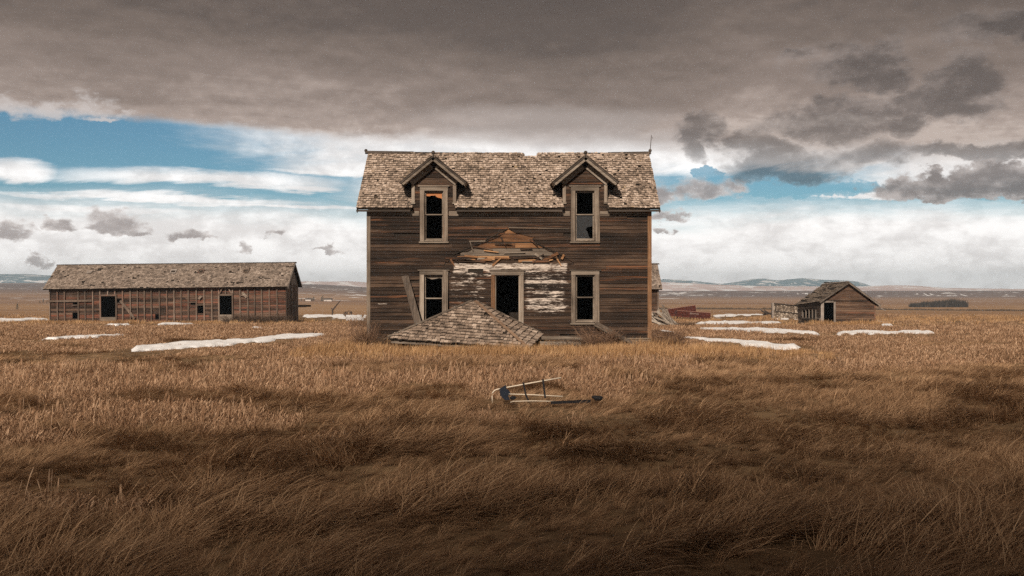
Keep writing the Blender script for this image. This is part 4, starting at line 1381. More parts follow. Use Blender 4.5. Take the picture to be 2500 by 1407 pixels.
    for k, q in enumerate(vx):
        zz = 3.20; yy = ey + (zz - ez) / v.z * v.y
        o = Vector((q, yy, zz))
        vb = MB()
        if k == 0:
            vb.slab([o + Vector((-.22, -.05, .10)), o + Vector((.28, -.05, .16)), o + Vector((.34, .28, .36)), o + Vector((-.16, .28, .30))], n, .03)
        else:
            vb.plank(o + Vector((-.24, -.10, .05)), o + Vector((.24, -.10, .05)), .10, .05, n=n)
            for s in (-1, 1):
                vb.plank(o + Vector((s * .22, -.08, .05)), o + Vector((s * .22, .25, .30)), .06, .10, n=n)
            vb.plank(o + Vector((-.26, .22, .32)), o + Vector((.26, .22, .32)), .14, .04, n=n)
        vb.build('roof_vent', M_GREYG if k < 2 else M_STUD, roof)
    barn.rotation_euler = (0, -.0108, 0)


build_barn()


# ---------------------------------------------------------------- leaning shed on the right
M_SHED = wood('shed_siding', (0.020, 0.013, 0.009), (0.080, 0.047, 0.031), (0.165, 0.105, 0.07), 'x', warm=(0.17, 0.068, 0.038), warm_amt=0.05, spread=0.35, fine=.8)
M_SHEDY = wood('shed_side_siding', (0.03, 0.022, 0.017), (0.10, 0.072, 0.054), (0.21, 0.165, 0.13), 'y', spread=0.35, fine=.8)
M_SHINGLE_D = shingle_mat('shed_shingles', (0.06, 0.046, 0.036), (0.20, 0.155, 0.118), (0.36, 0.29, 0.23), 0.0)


M_SHEDP = wood('shed_window_posts', (0.05, 0.04, 0.032), (0.13, 0.105, 0.085), (0.24, 0.20, 0.165), 'z', spread=0.3)


def build_shed():
    D, S = 76.0, FPX / 76.0
    yf, yb = D - D0, 82.0 - D0
    xL, xR, xM = 23.60, 27.72, 25.62
    zb = -1.35
    zL, zR, zM = 1.02, .82, 2.30
    shed = thing('leaning_shed', ((xL + xR) / 2, (yf + yb) / 2, -.95), 'small leaning gabled shed with an open doorway and sagging shingle roof', 'shed')
    top = lambda x: zL + (zM - zL) * (x - xL) / (xM - xL) if x < xM else zR + (zM - zR) * (xR - x) / (xR - xM)
    dx0, dx1, dz1 = 23.80, 24.56, .86
    # front gable boards
    rh = .150
    z = zb
    while z < zM - .1:
        z0, z1 = z, z + rh - .008
        lft = lambda q: xL if q <= zL else xL + (q - zL) / (zM - zL) * (xM - xL)
        rgt = lambda q: xR if q <= zR else xR - (q - zR) / (zM - zR) * (xR - xM)
        spans = [(lft(z0), lft(z1), rgt(z0), rgt(z1))]
        if z0 < dz1:
            spans = [(dx1 + .0, dx1 + .0, rgt(z0), rgt(z1))]
        for (a0, a1, b0, b1) in spans:
            if b1 - a1 < .05:
                continue
            dy = random.uniform(-.01, .005)
            MB().hexa([(a0, yf - .03 + dy, z0), (b0, yf - .03 + dy, z0), (b0, yf, z0), (a0, yf, z0), (a1, yf - .012 + dy, z1), (b1, yf - .012 + dy, z1), (b1, yf, z1), (a1, yf, z1)]).build('siding_board', M_SHED, shed)
        z += rh
    # dark inner shell
    mb = MB()
    pr = [(dx1, zb), (xR, zb), (xR, zR), (xM, zM - .03), (xL, zL), (xL, dz1 + .05), (dx1, dz1 + .05)]
    mb.prism(pr[::-1], yf + .002, yf + .04)
    mb.prism([(xL, zb), (xR, zb), (xR, zR), (xM, zM - .1), (xL - .1, zL - .3)][::-1], yb - .05, yb)
    mb.box(xR - .05, xR, yf + .042, yb - .052, zb, zR - .02)
    mb.build('inner_wall', M_DARKWOOD, shed)
    # left side: boards around a strip of four small windows; the top leans outward to the back
    wy0, wy1, wz0, wz1 = yf + 1.15, yf + 4.6, -.42, .17
    z = zb
    while z < zL - .02:
        z0, z1 = z, min(z + rh - .008, zL)
        spans = [(yf + .05, yb - .06)] if not (z1 > wz0 and z0 < wz1) else [(yf + .05, wy0), (wy1, yb - .06)]
        for (a, b) in spans:
            lean = lambda y, q: xL - (q - zb) / (zL - zb) * .10 * (y - yf) / 6
            dzb = lambda y: -.36 * (y - yf) / 6 * max(0, (z0 + .3)) / 1.2
            MB().hexa([(lean(a, z0) - .03, a, z0 + dzb(a)), (lean(a, z0), a, z0 + dzb(a)), (lean(b, z0), b, z0 + dzb(b)), (lean(b, z0) - .03, b, z0 + dzb(b)),
                       (lean(a, z1) - .015, a, z1 + dzb(a)), (lean(a, z1), a, z1 + dzb(a)), (lean(b, z1), b, z1 + dzb(b)), (lean(b, z1) - .015, b, z1 + dzb(b))]).build('siding_board', M_SHEDY, shed)
        z += rh
    n = 5
    for k in range(n):
        y = wy0 + (wy1 - wy0) * k / (n - 1)
        MB().box(xL - .11, xL - .02, y - .07, y + .07, wz0 - .12, wz1 + .10).build('window_post', M_SHEDP, shed)
    MB().box(xL - .14, xL - .0, wy0 - .1, wy1 + .1, wz0 - .13, wz0 - .01).build('window_sill', M_SHEDP, shed)
    MB().box(xL + .35, xL + .39, wy0 - .5, wy1 + .6, -.9, .9).build('partition', M_DARKWOOD, shed)
    # door posts and head
    MB().plank((xL + .06, yf - .05, zb), (xL + .08, yf - .06, .98), .22, .05).build('door_post', M_GREYG, shed)
    MB().plank((dx1 + .06, yf - .05, zb), (dx1 + .06, yf - .05, .90), .15, .05).build('door_post', M_GREYG, shed)
    MB().box(xL + .19, dx1 - .02, yf - .065, yf - .025, dz1 - .02, dz1 + .11).build('door_head', M_GREYG, shed)
    MB().box(xR - .09, xR + .02, yf - .05, yf - .032, zb, zR - .05).build('corner_board', M_SHED, shed)
    # roof: left slope sags towards the back; right slope
    A = Vector((xL - .20, yf - .32, .90)); B = Vector((xL - .32, yb + .12, .50)); C = Vector((xM, yb + .12, 2.22)); Dd = Vector((xM, yf - .32, 2.40))
    E = Vector((xR + .33, yf - .32, .62)); Fp = Vector((xR + .3, yb + .12, .62))
    mb = MB()
    mb.slab([A, Dd, C, B], (-.5, 0, .85), .05)
    mb.slab([Dd, E, Fp, C], (.5, 0, .85), .05)
    roof = mb.build('roof', M_DARKWOOD, shed)
    sf = ShingleField(M_SHINGLE_D)
    rows = 13; cols = 34
    bil = lambda s, q: (A.lerp(B, q)).lerp(Dd.lerp(C, q), s) + Vector((0, 0, -.10 * math.sin(math.pi * q) * s * .6))
    for r in range(rows):
        for c in range(cols):
            q0, q1 = c / cols, (c + 1) / cols
            s = r / rows
            gap = float(fbm(np.array([q0 * 3.1 + r * 5.7]), np.array([r * 3.3]), 88, 3)[0])
            if gap > .545 and r not in (0, rows - 1) and q0 > .12:
                continue
            p = bil(s, q1); u = (bil(s, q0) - p); v = bil(min(1, s + 1 / rows), q1) - p
            w = u.length; l = v.length * 1.3
            u.normalize(); v.normalize()
            nn = u.cross(v)
            sf.put(p + nn * random.uniform(.025, .05), u, v, nn, w * .96, l, .03)
    sf2 = ShingleField(M_SHINGLE_D)
    u = Vector((0, 1, 0)); v = (Dd - E).normalized()
    lay_rows(sf, E, u, v, u.cross(v), (Fp - E).length, (Dd - E).length, .2, .12, .24, lambda *a: True)
    sf.build(roof, 0)
    MB().plank(A + Vector((0, .01, -.05)), Dd + Vector((0, .01, -.05)), .11, .03).build('rake_board', M_SHEDP, roof)
    MB().plank(E + Vector((0, .01, -.05)), Dd + Vector((0, .01, -.05)), .11, .03).build('rake_board', M_SHEDP, roof)
    MB().plank(Dd + Vector((-.05, 0, .05)), C + Vector((-.05, 0, .05)), .13, .025, n=(-.5, 0, .85)).build('ridge_cap', M_GREYG, roof)
    MB().plank(E + Vector((-.3, .4, .05)), E + Vector((.38, .1, -.42)), .12, .03, n=(.5, 0, .8)).build('loose_board', M_GREYG, roof)
    mb = MB(); mb.plank((xL - .30, yf - .25, -1.02), (xL - .10, yf - .10, -.35), .05, .03)
    tag(mb.build_at('short_stake', M_GREYG), 'thin pale stake leaning at the front corner of small shed', 'stake')


build_shed()


# ---------------------------------------------------------------- outbuilding half hidden behind the house
def build_outbuilding():
    D = 82.0
    yf, yb = D - D0, D - D0 + 4.8
    x0, x1, zb, ze, zr = 5.2, 12.1, -1.3, 2.06, 3.95
    ob = thing('shingled_outbuilding', ((x0 + x1) / 2, (yf + yb) / 2, -.95), 'narrow wooden outbuilding with shingle roof peeking out behind the house', 'outbuilding')
    ym = (yf + yb) / 2
    mb = MB()
    mb.box(x0, x1, yf, yf + .05, zb, ze); mb.box(x0, x1, yb - .05, yb, zb, ze)
    for xa in (x0 + .001, x1 - .051):
        pr = [(yf + .051, zb), (yb - .051, zb), (yb - .051, ze), (ym, zr - .1), (yf + .051, ze)]
        vs = [(xa, p[0], p[1]) for p in pr] + [(xa + .05, p[0], p[1]) for p in pr]
        mb._add(vs, [(0, 1, 2, 3, 4), (9, 8, 7, 6, 5)] + [(i, 5 + i, 5 + (i + 1) % 5, (i + 1) % 5) for i in range(5)])
    mb.build('wall', M_SHED, ob)
    x = x1 - .02
    while x > x1 - 2.6:
        MB().box(x - .10, x, yf - .09, yf - .002, zb, ze - .03).build('batten', M_STUD, ob)
        x -= .62
    MB().box(x1 - 2.6, x1 + .05, yf - .13, yf - .092, -.10, .06).build('rail', M_STUD, ob)
    ey, ez = yf - .38, ze - .22
    SL = math.hypot(ym - ey, zr - ez)
    v = Vector((0, (ym - ey) / SL, (zr - ez) / SL)); u = Vector((1, 0, 0)); n = u.cross(v)
    mb = MB()
    mb.slab([(x0 - .2, ey, ez), (x1 + .22, ey, ez), (x1 + .22, ym, zr), (x0 - .2, ym, zr)], n, .06)
    mb.slab([(x1 + .22, 2 * ym - ey, ez), (x0 - .2, 2 * ym - ey, ez), (x0 - .2, ym + .001, zr), (x1 + .22, ym + .001, zr)], (0, v.z, v.y), .06)
    rf = mb.build('roof', M_DARKWOOD, ob)
    sf = ShingleField(M_SHINGLE_C)
    lay_rows(sf, Vector((x1 - 3.0, ey - .03, ez - .02)), u, v, n, 3.25, SL, .18, .11, .22, lambda *a: True, th=.02, miss=.01)
    sf.build(rf, 0)
    MB().plank((x0, ym - .06, zr + .05), (x1 + .38, ym - .06, zr + .05), .14, .03, n=(0, -.6, .8)).build('ridge_cap', M_RIDGE, rf)


build_outbuilding()


# ---------------------------------------------------------------- red seed drills
def rust_red():
    m, t, b = new_mat('rusty_red_paint')
    pos = t.node('ShaderNodeNewGeometry').outputs['Position']
    n = t.noise(pos, 5.0, 6, 0.7)
    s = t.noise(t.vm('MULTIPLY', pos, (9, 9, 2)), 1.0, 5, 0.7)
    col = t.ramp(t.m('ADD', t.m('MULTIPLY', n, .7), t.m('MULTIPLY', s, .35)), [(.35, (.03, .013, .011)), (.52, (.085, .024, .018)), (.72, (.15, .05, .036))])
    t.put(b.inputs['Base Color'], col)
    b.inputs['Roughness'].default_value = .6
    return m


M_RED = rust_red()
M_REDTOP = plain('faded_red_lip', (.24, .12, .09), .7, .3, 6)
M_WHITE = plain('faded_white_lettering', (.55, .48, .42), .8, .2, 20)


def red_box(p0, p1, h, wide, label, lettering):
    """long grain box of a seed drill, open-fronted trough with end plates and coulters under it"""
    p0 = Vector(p0); p1 = Vector(p1)
    L = (p1 - p0).length
    u = (p1 - p0).normalized(); w = Vector((0, 1, 0)); n = u.cross(w).normalized() * -1
    if n.z < 0:
        n = -n
    root = thing('seed_drill', tuple(p0 + u * L / 2 - Vector((0, 0, h))), label, 'farm machine')
    at = lambda a, b, c: p0 + u * a + w * b + n * c
    mb = MB()
    mb.hexa([at(0, .02, -h * .62), at(L, .02, -h * .62), at(L, .05, -h * .62), at(0, .05, -h * .62), at(0, -.06, 0), at(L, -.06, 0), at(L, -.03, 0), at(0, -.03, 0)])
    mb.hexa([at(0, .05, -h), at(L, .05, -h), at(L, .08, -h), at(0, .08, -h), at(0, .02, -h * .63), at(L, .02, -h * .63), at(L, .05, -h * .63), at(0, .05, -h * .63)])
    mb.hexa([at(0, wide - .03, -h), at(L, wide - .03, -h), at(L, wide, -h), at(0, wide, -h), at(0, wide + .1, 0), at(L, wide + .1, 0), at(L, wide + .13, 0), at(0, wide + .13, 0)])
    mb.hexa([at(.03, .05, -h), at(L - .03, .05, -h), at(L - .03, wide, -h), at(.03, wide, -h), at(.03, .05, -h + .03), at(L - .03, .05, -h + .03), at(L - .03, wide, -h + .03), at(.03, wide, -h + .03)])
    mb.build('grain_box', M_RED, root)
    for a in (-.03, L):
        MB().hexa([at(a, .03, -h), at(a + .03, .03, -h), at(a + .03, wide, -h), at(a, wide, -h), at(a, -.08, .02), at(a + .03, -.08, .02), at(a + .03, wide + .14, .02), at(a, wide + .14, .02)]).build('end_plate', M_RED, root)
    MB().plank(at(-.04, -.07, .015), at(L + .04, -.07, .015), .07, .05, n=n).build('front_lip', M_REDTOP, root)
    MB().plank(at(.05, .0, -h * .60), at(L - .05, .0, -h * .60), .05, .06, n=w).build('seam_rail', M_RED, root)
    k = 0
    x = .15
    while x < L - .1:
        g = gz(at(x, .3, 0).x, at(x, .3, 0).y)
        MB().tube([at(x, .3, -h), Vector((at(x, .25, 0).x, at(x, .25, 0).y, g - .05))], .035, 5).build('coulter', M_METAL, root)
        x += .29
    if lettering:
        r = MB()
        c = at(L * .42, -.055, -h * .32)
        pts = [c + u * (.075 * math.cos(a)) + n * (.06 * math.sin(a)) + w * .0 for a in np.linspace(0, 2 * math.pi, 13)]
        r.tube([p - w * .012 for p in pts], .012, 4, caps=False)
        x = .14
        for ch in range(9):
            o = c + u * x - w * .012
            r.plank(o - n * .03, o + n * .03, .018, .008, n=w)
            if ch % 2 == 0:
                r.plank(o + n * .03, o + n * .03 + u * .035, .016, .008, n=w)
            else:
                r.plank(o - n * .03, o - n * .03 + u * .035, .016, .008, n=w)
            x += .068
        r.build('lettering', M_WHITE, root)
    return root


def xz(px, py, d):
    q = P(px, py, d)
    return (q.x, q.y, q.z)


red_box(xz(1653, 758.6, 91.5), xz(1734, 764.5, 91.5), .56, .6, 'red seed drill box with faded white lettering on its front', True)
red_box(xz(1619, 757, 95), xz(1697, 746, 95), .72, .6, 'tilted dark red seed drill box behind the lettered one', False)

# ---------------------------------------------------------------- heap of broken boards behind the house corner
M_DEBRIS = wood('silver_debris', (0.09, 0.072, 0.058), (0.22, 0.18, 0.145), (0.40, 0.345, 0.285), 'z', spread=0.4)
for k in range(30):
    base_px = random.uniform(1606, 1652)
    d = random.uniform(65.5, 69)
    p1 = P(base_px + random.uniform(0, 16), random.uniform(790, 799), d)
    ln = random.uniform(.7, 1.7)
    a = random.uniform(1.9, 2.75)
    if k % 5 == 0:
        a = random.uniform(2.7, 3.3)
    p0 = p1 + Vector((math.cos(a) * ln, random.uniform(-.3, .3), math.sin(a) * ln * .85))
    p1.z = max(p1.z, gz(p1.x, p1.y) + .02)
    mb = MB(); mb.plank(p1, p0, random.uniform(.07, .16), .03, n=(random.uniform(-.5, .5), -1, random.uniform(-.3, .6)), ragged=.05)
    o = tag(mb.build_at('broken_board', M_DEBRIS), 'silvery broken board in the heap behind the house corner', 'board', 'broken boards heaped behind the house')


# ---------------------------------------------------------------- ruined stone wall beside the shed
def build_ruin():
    D = 100.0
    x0, x1 = (1889 - 1250) / FPX * D, (1958 - 1250) / FPX * D
    y = D - D0
    zt0, zt1, zb = .42, .12, -1.4
    root = thing('ruined_stone_wall', ((x0 + x1) / 2, y, -1.18), 'low ruined wall of small stones framed in timber beside the shed', 'wall')
    core = MB(); core.prism([(x0, zb), (x1, zb), (x1, zt1 - .05), (x0, zt0 - .05)][::-1], y + .06, y + .4)
    core.build('wall_core', M_MORTAR, root)
    st = MB()
    z = zb + .2
    r = 0
    while z < zt0:
        x = x0 + random.uniform(0, .1)
        while x < x1:
            lim = zt0 + (zt1 - zt0) * (x - x0) / (x1 - x0)
            if z < lim - .05:
                s = random.uniform(.05, .10)
                st.ball((x, y + .06, z + random.uniform(-.02, .02)), s, 6, 4, sq=(1.1, .7, .75), wob=.18)
            x += random.uniform(.12, .2)
        z += .115
    st.build('stones', M_STONE, root, kind='stuff')
    MB().plank((x0, y - .02, zt0), (x1, y - .02, zt1), .09, .10).build('top_rail', M_RIDGE, root)
    MB().box(x0 + .16, x0 + .25, y - .05, y - .0, -.45, zt0 - .06).build('upright', M_RIDGE, root)
    MB().plank((x0 + .26, y - .03, -.40), (x1, y - .03, -.62), .07, .05).build('mid_rail', M_RIDGE, root)
    MB().box(x0 - .14, x0 - .0, y - .06, y + .4, zb, zt0 + .05).build('end_post', M_GREYG, root)


def stone_material():
    m, t, b = new_mat('field_stones')
    r = piece_random(t)
    n = t.noise(t.node('ShaderNodeNewGeometry').outputs['Position'], 12, 4, .6)
    t.put(b.inputs['Base Color'], t.ramp(t.m('ADD', t.m('MULTIPLY', r, .8), t.m('MULTIPLY', n, .3)), [(.1, (.06, .045, .035)), (.5, (.24, .185, .14)), (.95, (.50, .42, .34))]))
    return m


M_STONE = stone_material()
M_MORTAR = plain('dark_mortar', (.10, .075, .055), .95, .3, 6)
build_ruin()
for k, (a, b, w) in enumerate([((1858, 758), (1872, 766), .3), ((1866, 758), (1880, 767), .25), ((1862, 768), (1884, 765), .22), ((1882, 768), (1890, 763), .3)]):
    d = 112 + k * .6
    mb = MB(); mb.plank(P(*a, d), P(*b, d + .5), w, .08, n=(0, -.6, .8), ragged=.1)
    for i, v in enumerate(mb.v):
        mb.v[i] = (v[0], v[1], max(v[2], gz(v[0], v[1]) - .05))
    tag(mb.build_at('charred_board', M_RIDGE), 'dark broken board lying by the snow beside the stone wall', 'board', 'dark boards by the stone wall')

# ---------------------------------------------------------------- old implement standing beyond the snow
imp = thing('farm_implement', tuple(P(811, 769, 124)), 'old iron farm implement with one long pole raised against the field', 'implement')
d = 124
MB().tube([P(811, 770, d), P(811.5, 757, d)], .07, 6).build('post', M_METAL, imp)
MB().tube([P(810.5, 759, d), P(831, 734, d)], [.11, .05], 6).build('pole', M_METAL, imp)
MB().tube([P(812, 758, d), P(808.5, 751.5, d)], .05, 5).build('fork', M_METAL, imp)
MB().tube([P(812, 759, d), P(814, 762, d), P(812.5, 766, d)], .04, 5).build('hook', M_METAL, imp)
imp2 = thing('scrap_iron', tuple(P(850, 770, 122)), 'low tangle of rusty iron lying past the snow drift', 'scrap')
for k in range(9):
    a = P(random.uniform(836, 858), 771, 122)
    b = P(random.uniform(836, 862), random.uniform(758, 767), 122.5)
    MB().tube([a, (a + b) / 2 + Vector((.2, 0, .25)), b], .04, 5).build('iron_bar', M_METAL, imp2)


# ---------------------------------------------------------------- shrubs of bare twigs
def twig_material(name, a, b_):
    m, t, b = new_mat(name)
    r = piece_random(t)
    t.put(b.inputs['Base Color'], t.mix(r, a, b_))
    return m


M_TWIG = twig_material('bare_twigs', (.10, .055, .035), (.26, .16, .10))
M_TWIGDARK = twig_material('dark_twigs', (.045, .03, .022), (.12, .08, .055))


def shrub(name, c, rx, ry, h, n, mat, label, cat='shrub', thick=.006, arch=.5, group=None):
    mb = MB()
    cz = gz(c[0], c[1])
    for k in range(n):
        a = random.uniform(0, 2 * math.pi); r = math.sqrt(random.random()) * .75
        p = Vector((c[0] + math.cos(a) * rx * r * .6, c[1] + math.sin(a) * ry * r * .6, cz - .05))
        a2 = a + random.gauss(0, .9)
        out = Vector((math.cos(a2) * rx, math.sin(a2) * ry, 0)) * random.uniform(.3, .9)
        hh = h * random.uniform(.35, 1.0)
        pts = []
        for i in range(5):
            q = i / 4
            pts.append(p + out * (q ** 1.3) + Vector((random.gauss(0, .025), random.gauss(0, .025), hh * (q - arch * q * q * random.uniform(.3, 1.0)) * 1.3)))
        mb.tube(pts, [thick, thick * .9, thick * .75, thick * .6, thick * .3], 3, caps=False)
        for j in range(2):
            i = random.randint(1, 3)
            b0 = pts[i]; e = b0 + Vector((random.gauss(0, .16), random.gauss(0, .16), random.uniform(-.05, .22))) * (h / .8)
            mb.tube([b0, (b0 + e) / 2 + Vector((0, 0, .03)), e], [thick * .6, thick * .5, thick * .25], 3, caps=False)
    me_origin = (c[0], c[1], cz)
    mb.v = [(v[0] - me_origin[0], v[1] - me_origin[1], v[2] - me_origin[2]) for v in mb.v]
    rr = mb.r
    o = mb.build(name, mat)
    o.data.attributes['rnd'].data.foreach_set('value', np.array(rr, dtype=np.float32))
    o.location = me_origin
    return tag(o, label, cat, group)


shrub('bare_shrub', (-4.9, -.55), .6, .4, 1.0, 220, M_TWIG, 'reddish bare shrub at the house corner left of the porch roof')
shrub('bare_shrub', (-4.05, -.9), .45, .35, .60, 110, M_TWIGDARK, 'low dark bare shrub between the corner and the porch roof')
shrub('bare_shrub', (2.9, -.75), .8, .4, .78, 320, M_TWIG, 'round tangled bare shrub under the lower right window')
shrub('bare_shrub', (1.85, -1.15), .65, .4, .42, 140, M_TWIGDARK, 'low tangled bare shrub beside the porch boards')
shrub('bare_shrub', (5.25, -.3), .75, .8, .85, 260, M_TWIG, 'brown bare shrub at the far corner of the house by snow')
shrub('bare_shrub', ((565 - 1250) / FPX * 84, 84 - D0), 1.1, .5, 1.0, 130, M_TWIGDARK, 'bare shrub growing in front of the right granary door', thick=.012)
for k, px in enumerate((610, 640, 668, 690)):
    shrub('bare_shrub', ((px - 1250) / FPX * 83.7, 83.7 - D0), 1.0, .4, .95, 110, M_TWIGDARK, ('leftmost', 'second', 'third', 'rightmost')[k] + ' bare weedy shrub in the row along the granary wall foot', thick=.012, group='shrubs along the granary wall')
shrub('bare_shrub', ((1672 - 1250) / FPX * 66.5, 66.5 - D0), .75, .5, .55, 170, M_TWIGDARK, 'dark brush beside the heap of broken boards', thick=.012, arch=.9)
shrub('bare_shrub', ((875 - 1250) / FPX * 60, 60 - D0), .8, .5, 1.0, 110, M_TWIG, 'sparse reddish bush standing behind the house corner by snow', thick=.009)

# ---------------------------------------------------------------- bent tube frame lying in the grass
M_TUBE = plain('cream_enamel_tube', (.70, .60, .47), .45, .12, 30)
M_STRAP = plain('black_webbing', (.012, .012, .014), .75, .3, 30)
M_NAVY = plain('navy_cloth', (.014, .018, .028), .9, .4, 12)
fr = thing('tube_frame', (.2, -17.0, gz(.2, -17.0)), 'bent cream tube frame of a folding chair with black straps in grass', 'chair frame')


def FP(px, py, d):
    q = P(px, py, d)
    q.z += .05
    return q


MB().tube([FP(1202, 992, 16.75), FP(1201, 975, 16.75), FP(1202.5, 967, 16.76), FP(1208, 960.5, 16.78), FP(1217, 957.5, 16.8), FP(1240, 953, 16.83), FP(1300, 942, 16.9), FP(1370, 929.5, 17.0)], .0115, 8).build('top_rail', M_TUBE, fr, True)
MB().tube([FP(1240, 969.5, 16.7), FP(1300, 971.5, 16.68), FP(1374, 975.5, 16.65)], .009, 8).build('middle_rail', M_TUBE, fr, True)
MB().tube([FP(1246, 990, 16.55), FP(1254, 987.5, 16.55), FP(1300, 986.5, 16.52), FP(1372, 988, 16.5)], .0075, 8).build('lower_rail', M_TUBE, fr, True)
MB().plank(FP(1277.5, 941.5, 16.86), FP(1284, 973, 16.66), .028, .006).plank(FP(1284, 972.5, 16.66), FP(1291, 988, 16.52), .028, .006).build('strap', M_STRAP, fr)
MB().plank(FP(1325.5, 933.5, 16.92), FP(1331, 979, 16.62), .03, .006).build('strap', M_STRAP, fr)
cl = MB()
cl._add([FP(1219, 957, 16.78), FP(1235, 947, 16.80), FP(1236, 957, 16.74), FP(1241, 959, 16.72), FP(1249, 971, 16.69), FP(1240, 973, 16.68), FP(1245, 984, 16.6), FP(1233, 985, 16.62), FP(1221, 973, 16.68)] +
        [FP(1219, 957, 16.83), FP(1235, 947, 16.85), FP(1236, 957, 16.80), FP(1241, 959, 16.78), FP(1249, 971, 16.73), FP(1240, 973, 16.73), FP(1245, 984, 16.66), FP(1233, 985, 16.67), FP(1221, 973, 16.73)],
        [tuple(range(9))[::-1], tuple(range(9, 18))] + [(i, (i + 1) % 9, 9 + (i + 1) % 9, 9 + i) for i in range(9)])
cl.build('torn_cloth', M_NAVY, fr)
MB().ball(tuple(FP(1252, 979, 16.6)), .06, 9, 6, sq=(.9, .5, .55), wob=.1).build('torn_cloth', M_STRAP, fr)
MB().plank(FP(1345, 991, 16.45), FP(1395, 989, 16.5), .05, .012, ragged=.01).plank(FP(1395, 989, 16.5), FP(1442, 987, 16.6), .05, .012, ragged=.01).build('trailing_strap', M_STRAP, fr)
bt = MB()
bt.ball(tuple(FP(1460, 980, 16.6)), .085, 10, 7, sq=(1.05, .6, .5), wob=.12).ball(tuple(FP(1452, 977, 16.6)), .05, 8, 6, sq=(1, .6, .55), wob=.1)
tag(bt.build_at('torn_bag', M_STRAP), 'small black bag scrap lying at the end of the strap', 'bag')


# ---------------------------------------------------------------- far trees, farm, grove, hedge
M_CONIFER = twig_material('dark_conifer', (.012, .018, .012), (.035, .045, .028))
M_BARK = plain('bark', (.05, .038, .028), .9, .3, 3)


def far_tree(px, d, h, label, group, bare=False):
    x, y = (px - 1250) / FPX * d, d - D0
    z = float(base_z(np.array([x]), np.array([y]))[0])
    t = thing('distant_tree', (x, y, z), label, 'tree', group)
    MB().tube([(x, y, z - .2), (x, y, z + h * .5), (x, y, z + h * .97)], [h * .03, h * .02, h * .006], 5).build('trunk', M_BARK, t)
    c = MB()
    for k in range(260):
        q = random.random() ** .8
        rr = (h * .30 * (1 - q) + .02) if not bare else h * .28 * math.sin(math.pi * min(1, q + .15))
        a = random.uniform(0, 6.28); r = rr * math.sqrt(random.random())
        p = Vector((x + math.cos(a) * r, y + math.sin(a) * r, z + h * (.08 + .92 * q)))
        s = h * .045
        d1 = Vector((random.gauss(0, s), random.gauss(0, s), random.gauss(-.3 * s, s))); d2 = Vector((random.gauss(0, s), random.gauss(0, s), random.gauss(0, s)))
        c._add([p, p + d1, p + d2], [(0, 1, 2)])
    rr = c.r
    o = c.build('crown', M_CONIFER, t)
    o.data.attributes['rnd'].data.foreach_set('value', np.array(rr, dtype=np.float32))


for px, d, h, lab in ((97, 560, 1.6, 'left small conifer of three out beyond the granary end'), (105.5, 560, 2.5, 'tallest conifer of three out beyond the granary end'),
                      (114, 562, 1.5, 'right small conifer of three nearest the granary end'), (42, 420, 2.6, 'lone tiny conifer standing in the field near the picture edge')):
    far_tree(px, d, h, lab, 'conifers left of the granary')
for px, d, h in ((763, 640, 2.2), (766, 642, 3.0), (785, 640, 2.8), (788, 645, 3.6), (736, 640, 2.0), (744, 640, 1.6)):
    far_tree(px, d, h, 'tiny dark tree at the far farmstead between granary and house', 'trees at the far farmstead')
M_FARM = plain('pale_farm_wall', (.55, .50, .46), .8, .1, 1)
for px, w, lab in ((752, 3.5, 'tiny pale shed at the far farmstead, left one'), (800, 5.0, 'tiny pale shed at the far farmstead, right one')):
    d = 650
    x, y = (px - 1250) / FPX * d, d - D0
    z = float(base_z(np.array([x]), np.array([y]))[0])
    t = thing('distant_shed', (x, y, z), lab, 'shed')
    MB().box(x - w / 2, x + w / 2, y, y + 3, z - .3, z + 1.1).build('wall', M_FARM, t)
    MB().slab([(x - w / 2 - .2, y - .2, z + 1.1), (x + w / 2 + .2, y - .2, z + 1.1), (x + w / 2 + .2, y + 1.5, z + 2), (x - w / 2 - .2, y + 1.5, z + 2)], (0, -.5, .8), .08).slab([(x + w / 2 + .2, y + 3.2, z + 1.1), (x - w / 2 - .2, y + 3.2, z + 1.1), (x - w / 2 - .2, y + 1.5, z + 2), (x + w / 2 + .2, y + 1.5, z + 2)], (0, .5, .8), .08).build('roof', M_RIDGE, t)


def brush_strip(name, pts, n, hmin, hmax, depth, mat, label):
    """far thicket of bare stems that reads as one mass"""
    pts = np.array(pts, float)
    q = rng.random(n)
    xs = np.interp(q, np.linspace(0, 1, len(pts)), pts[:, 0]); ys = np.interp(q, np.linspace(0, 1, len(pts)), pts[:, 1]) + rng.normal(0, depth, n)
    zs = base_z(xs, ys)
    hv = hmin + (hmax - hmin) * fbm(xs / (hmax * 1.6), ys * 0, 33, 3) * rng.uniform(.6, 1.2, n)
    V = []; F = []; R = []
    wd = hmax * .045
    for i in range(n):
        for k in range(3):
            a = rng.uniform(0, 6.28); lx = rng.normal(0, hv[i] * .22); b = len(V)
            V += [(xs[i] - wd * math.cos(a), ys[i] - wd * math.sin(a), zs[i] - .1), (xs[i] + wd * math.cos(a), ys[i] + wd * math.sin(a), zs[i] - .1), (xs[i] + lx, ys[i] + rng.normal(0, hv[i] * .2), zs[i] + hv[i] * rng.uniform(.7, 1.1))]
            F.append((b, b + 1, b + 2)); R += [rng.random()] * 3
    o = from_arrays(name, np.array(V), np.array(F), mat, False, 'stuff')
    o.data.attributes.new('rnd', 'FLOAT', 'POINT').data.foreach_set('value', np.array(R, dtype=np.float32))
    o['label'] = label
    return o


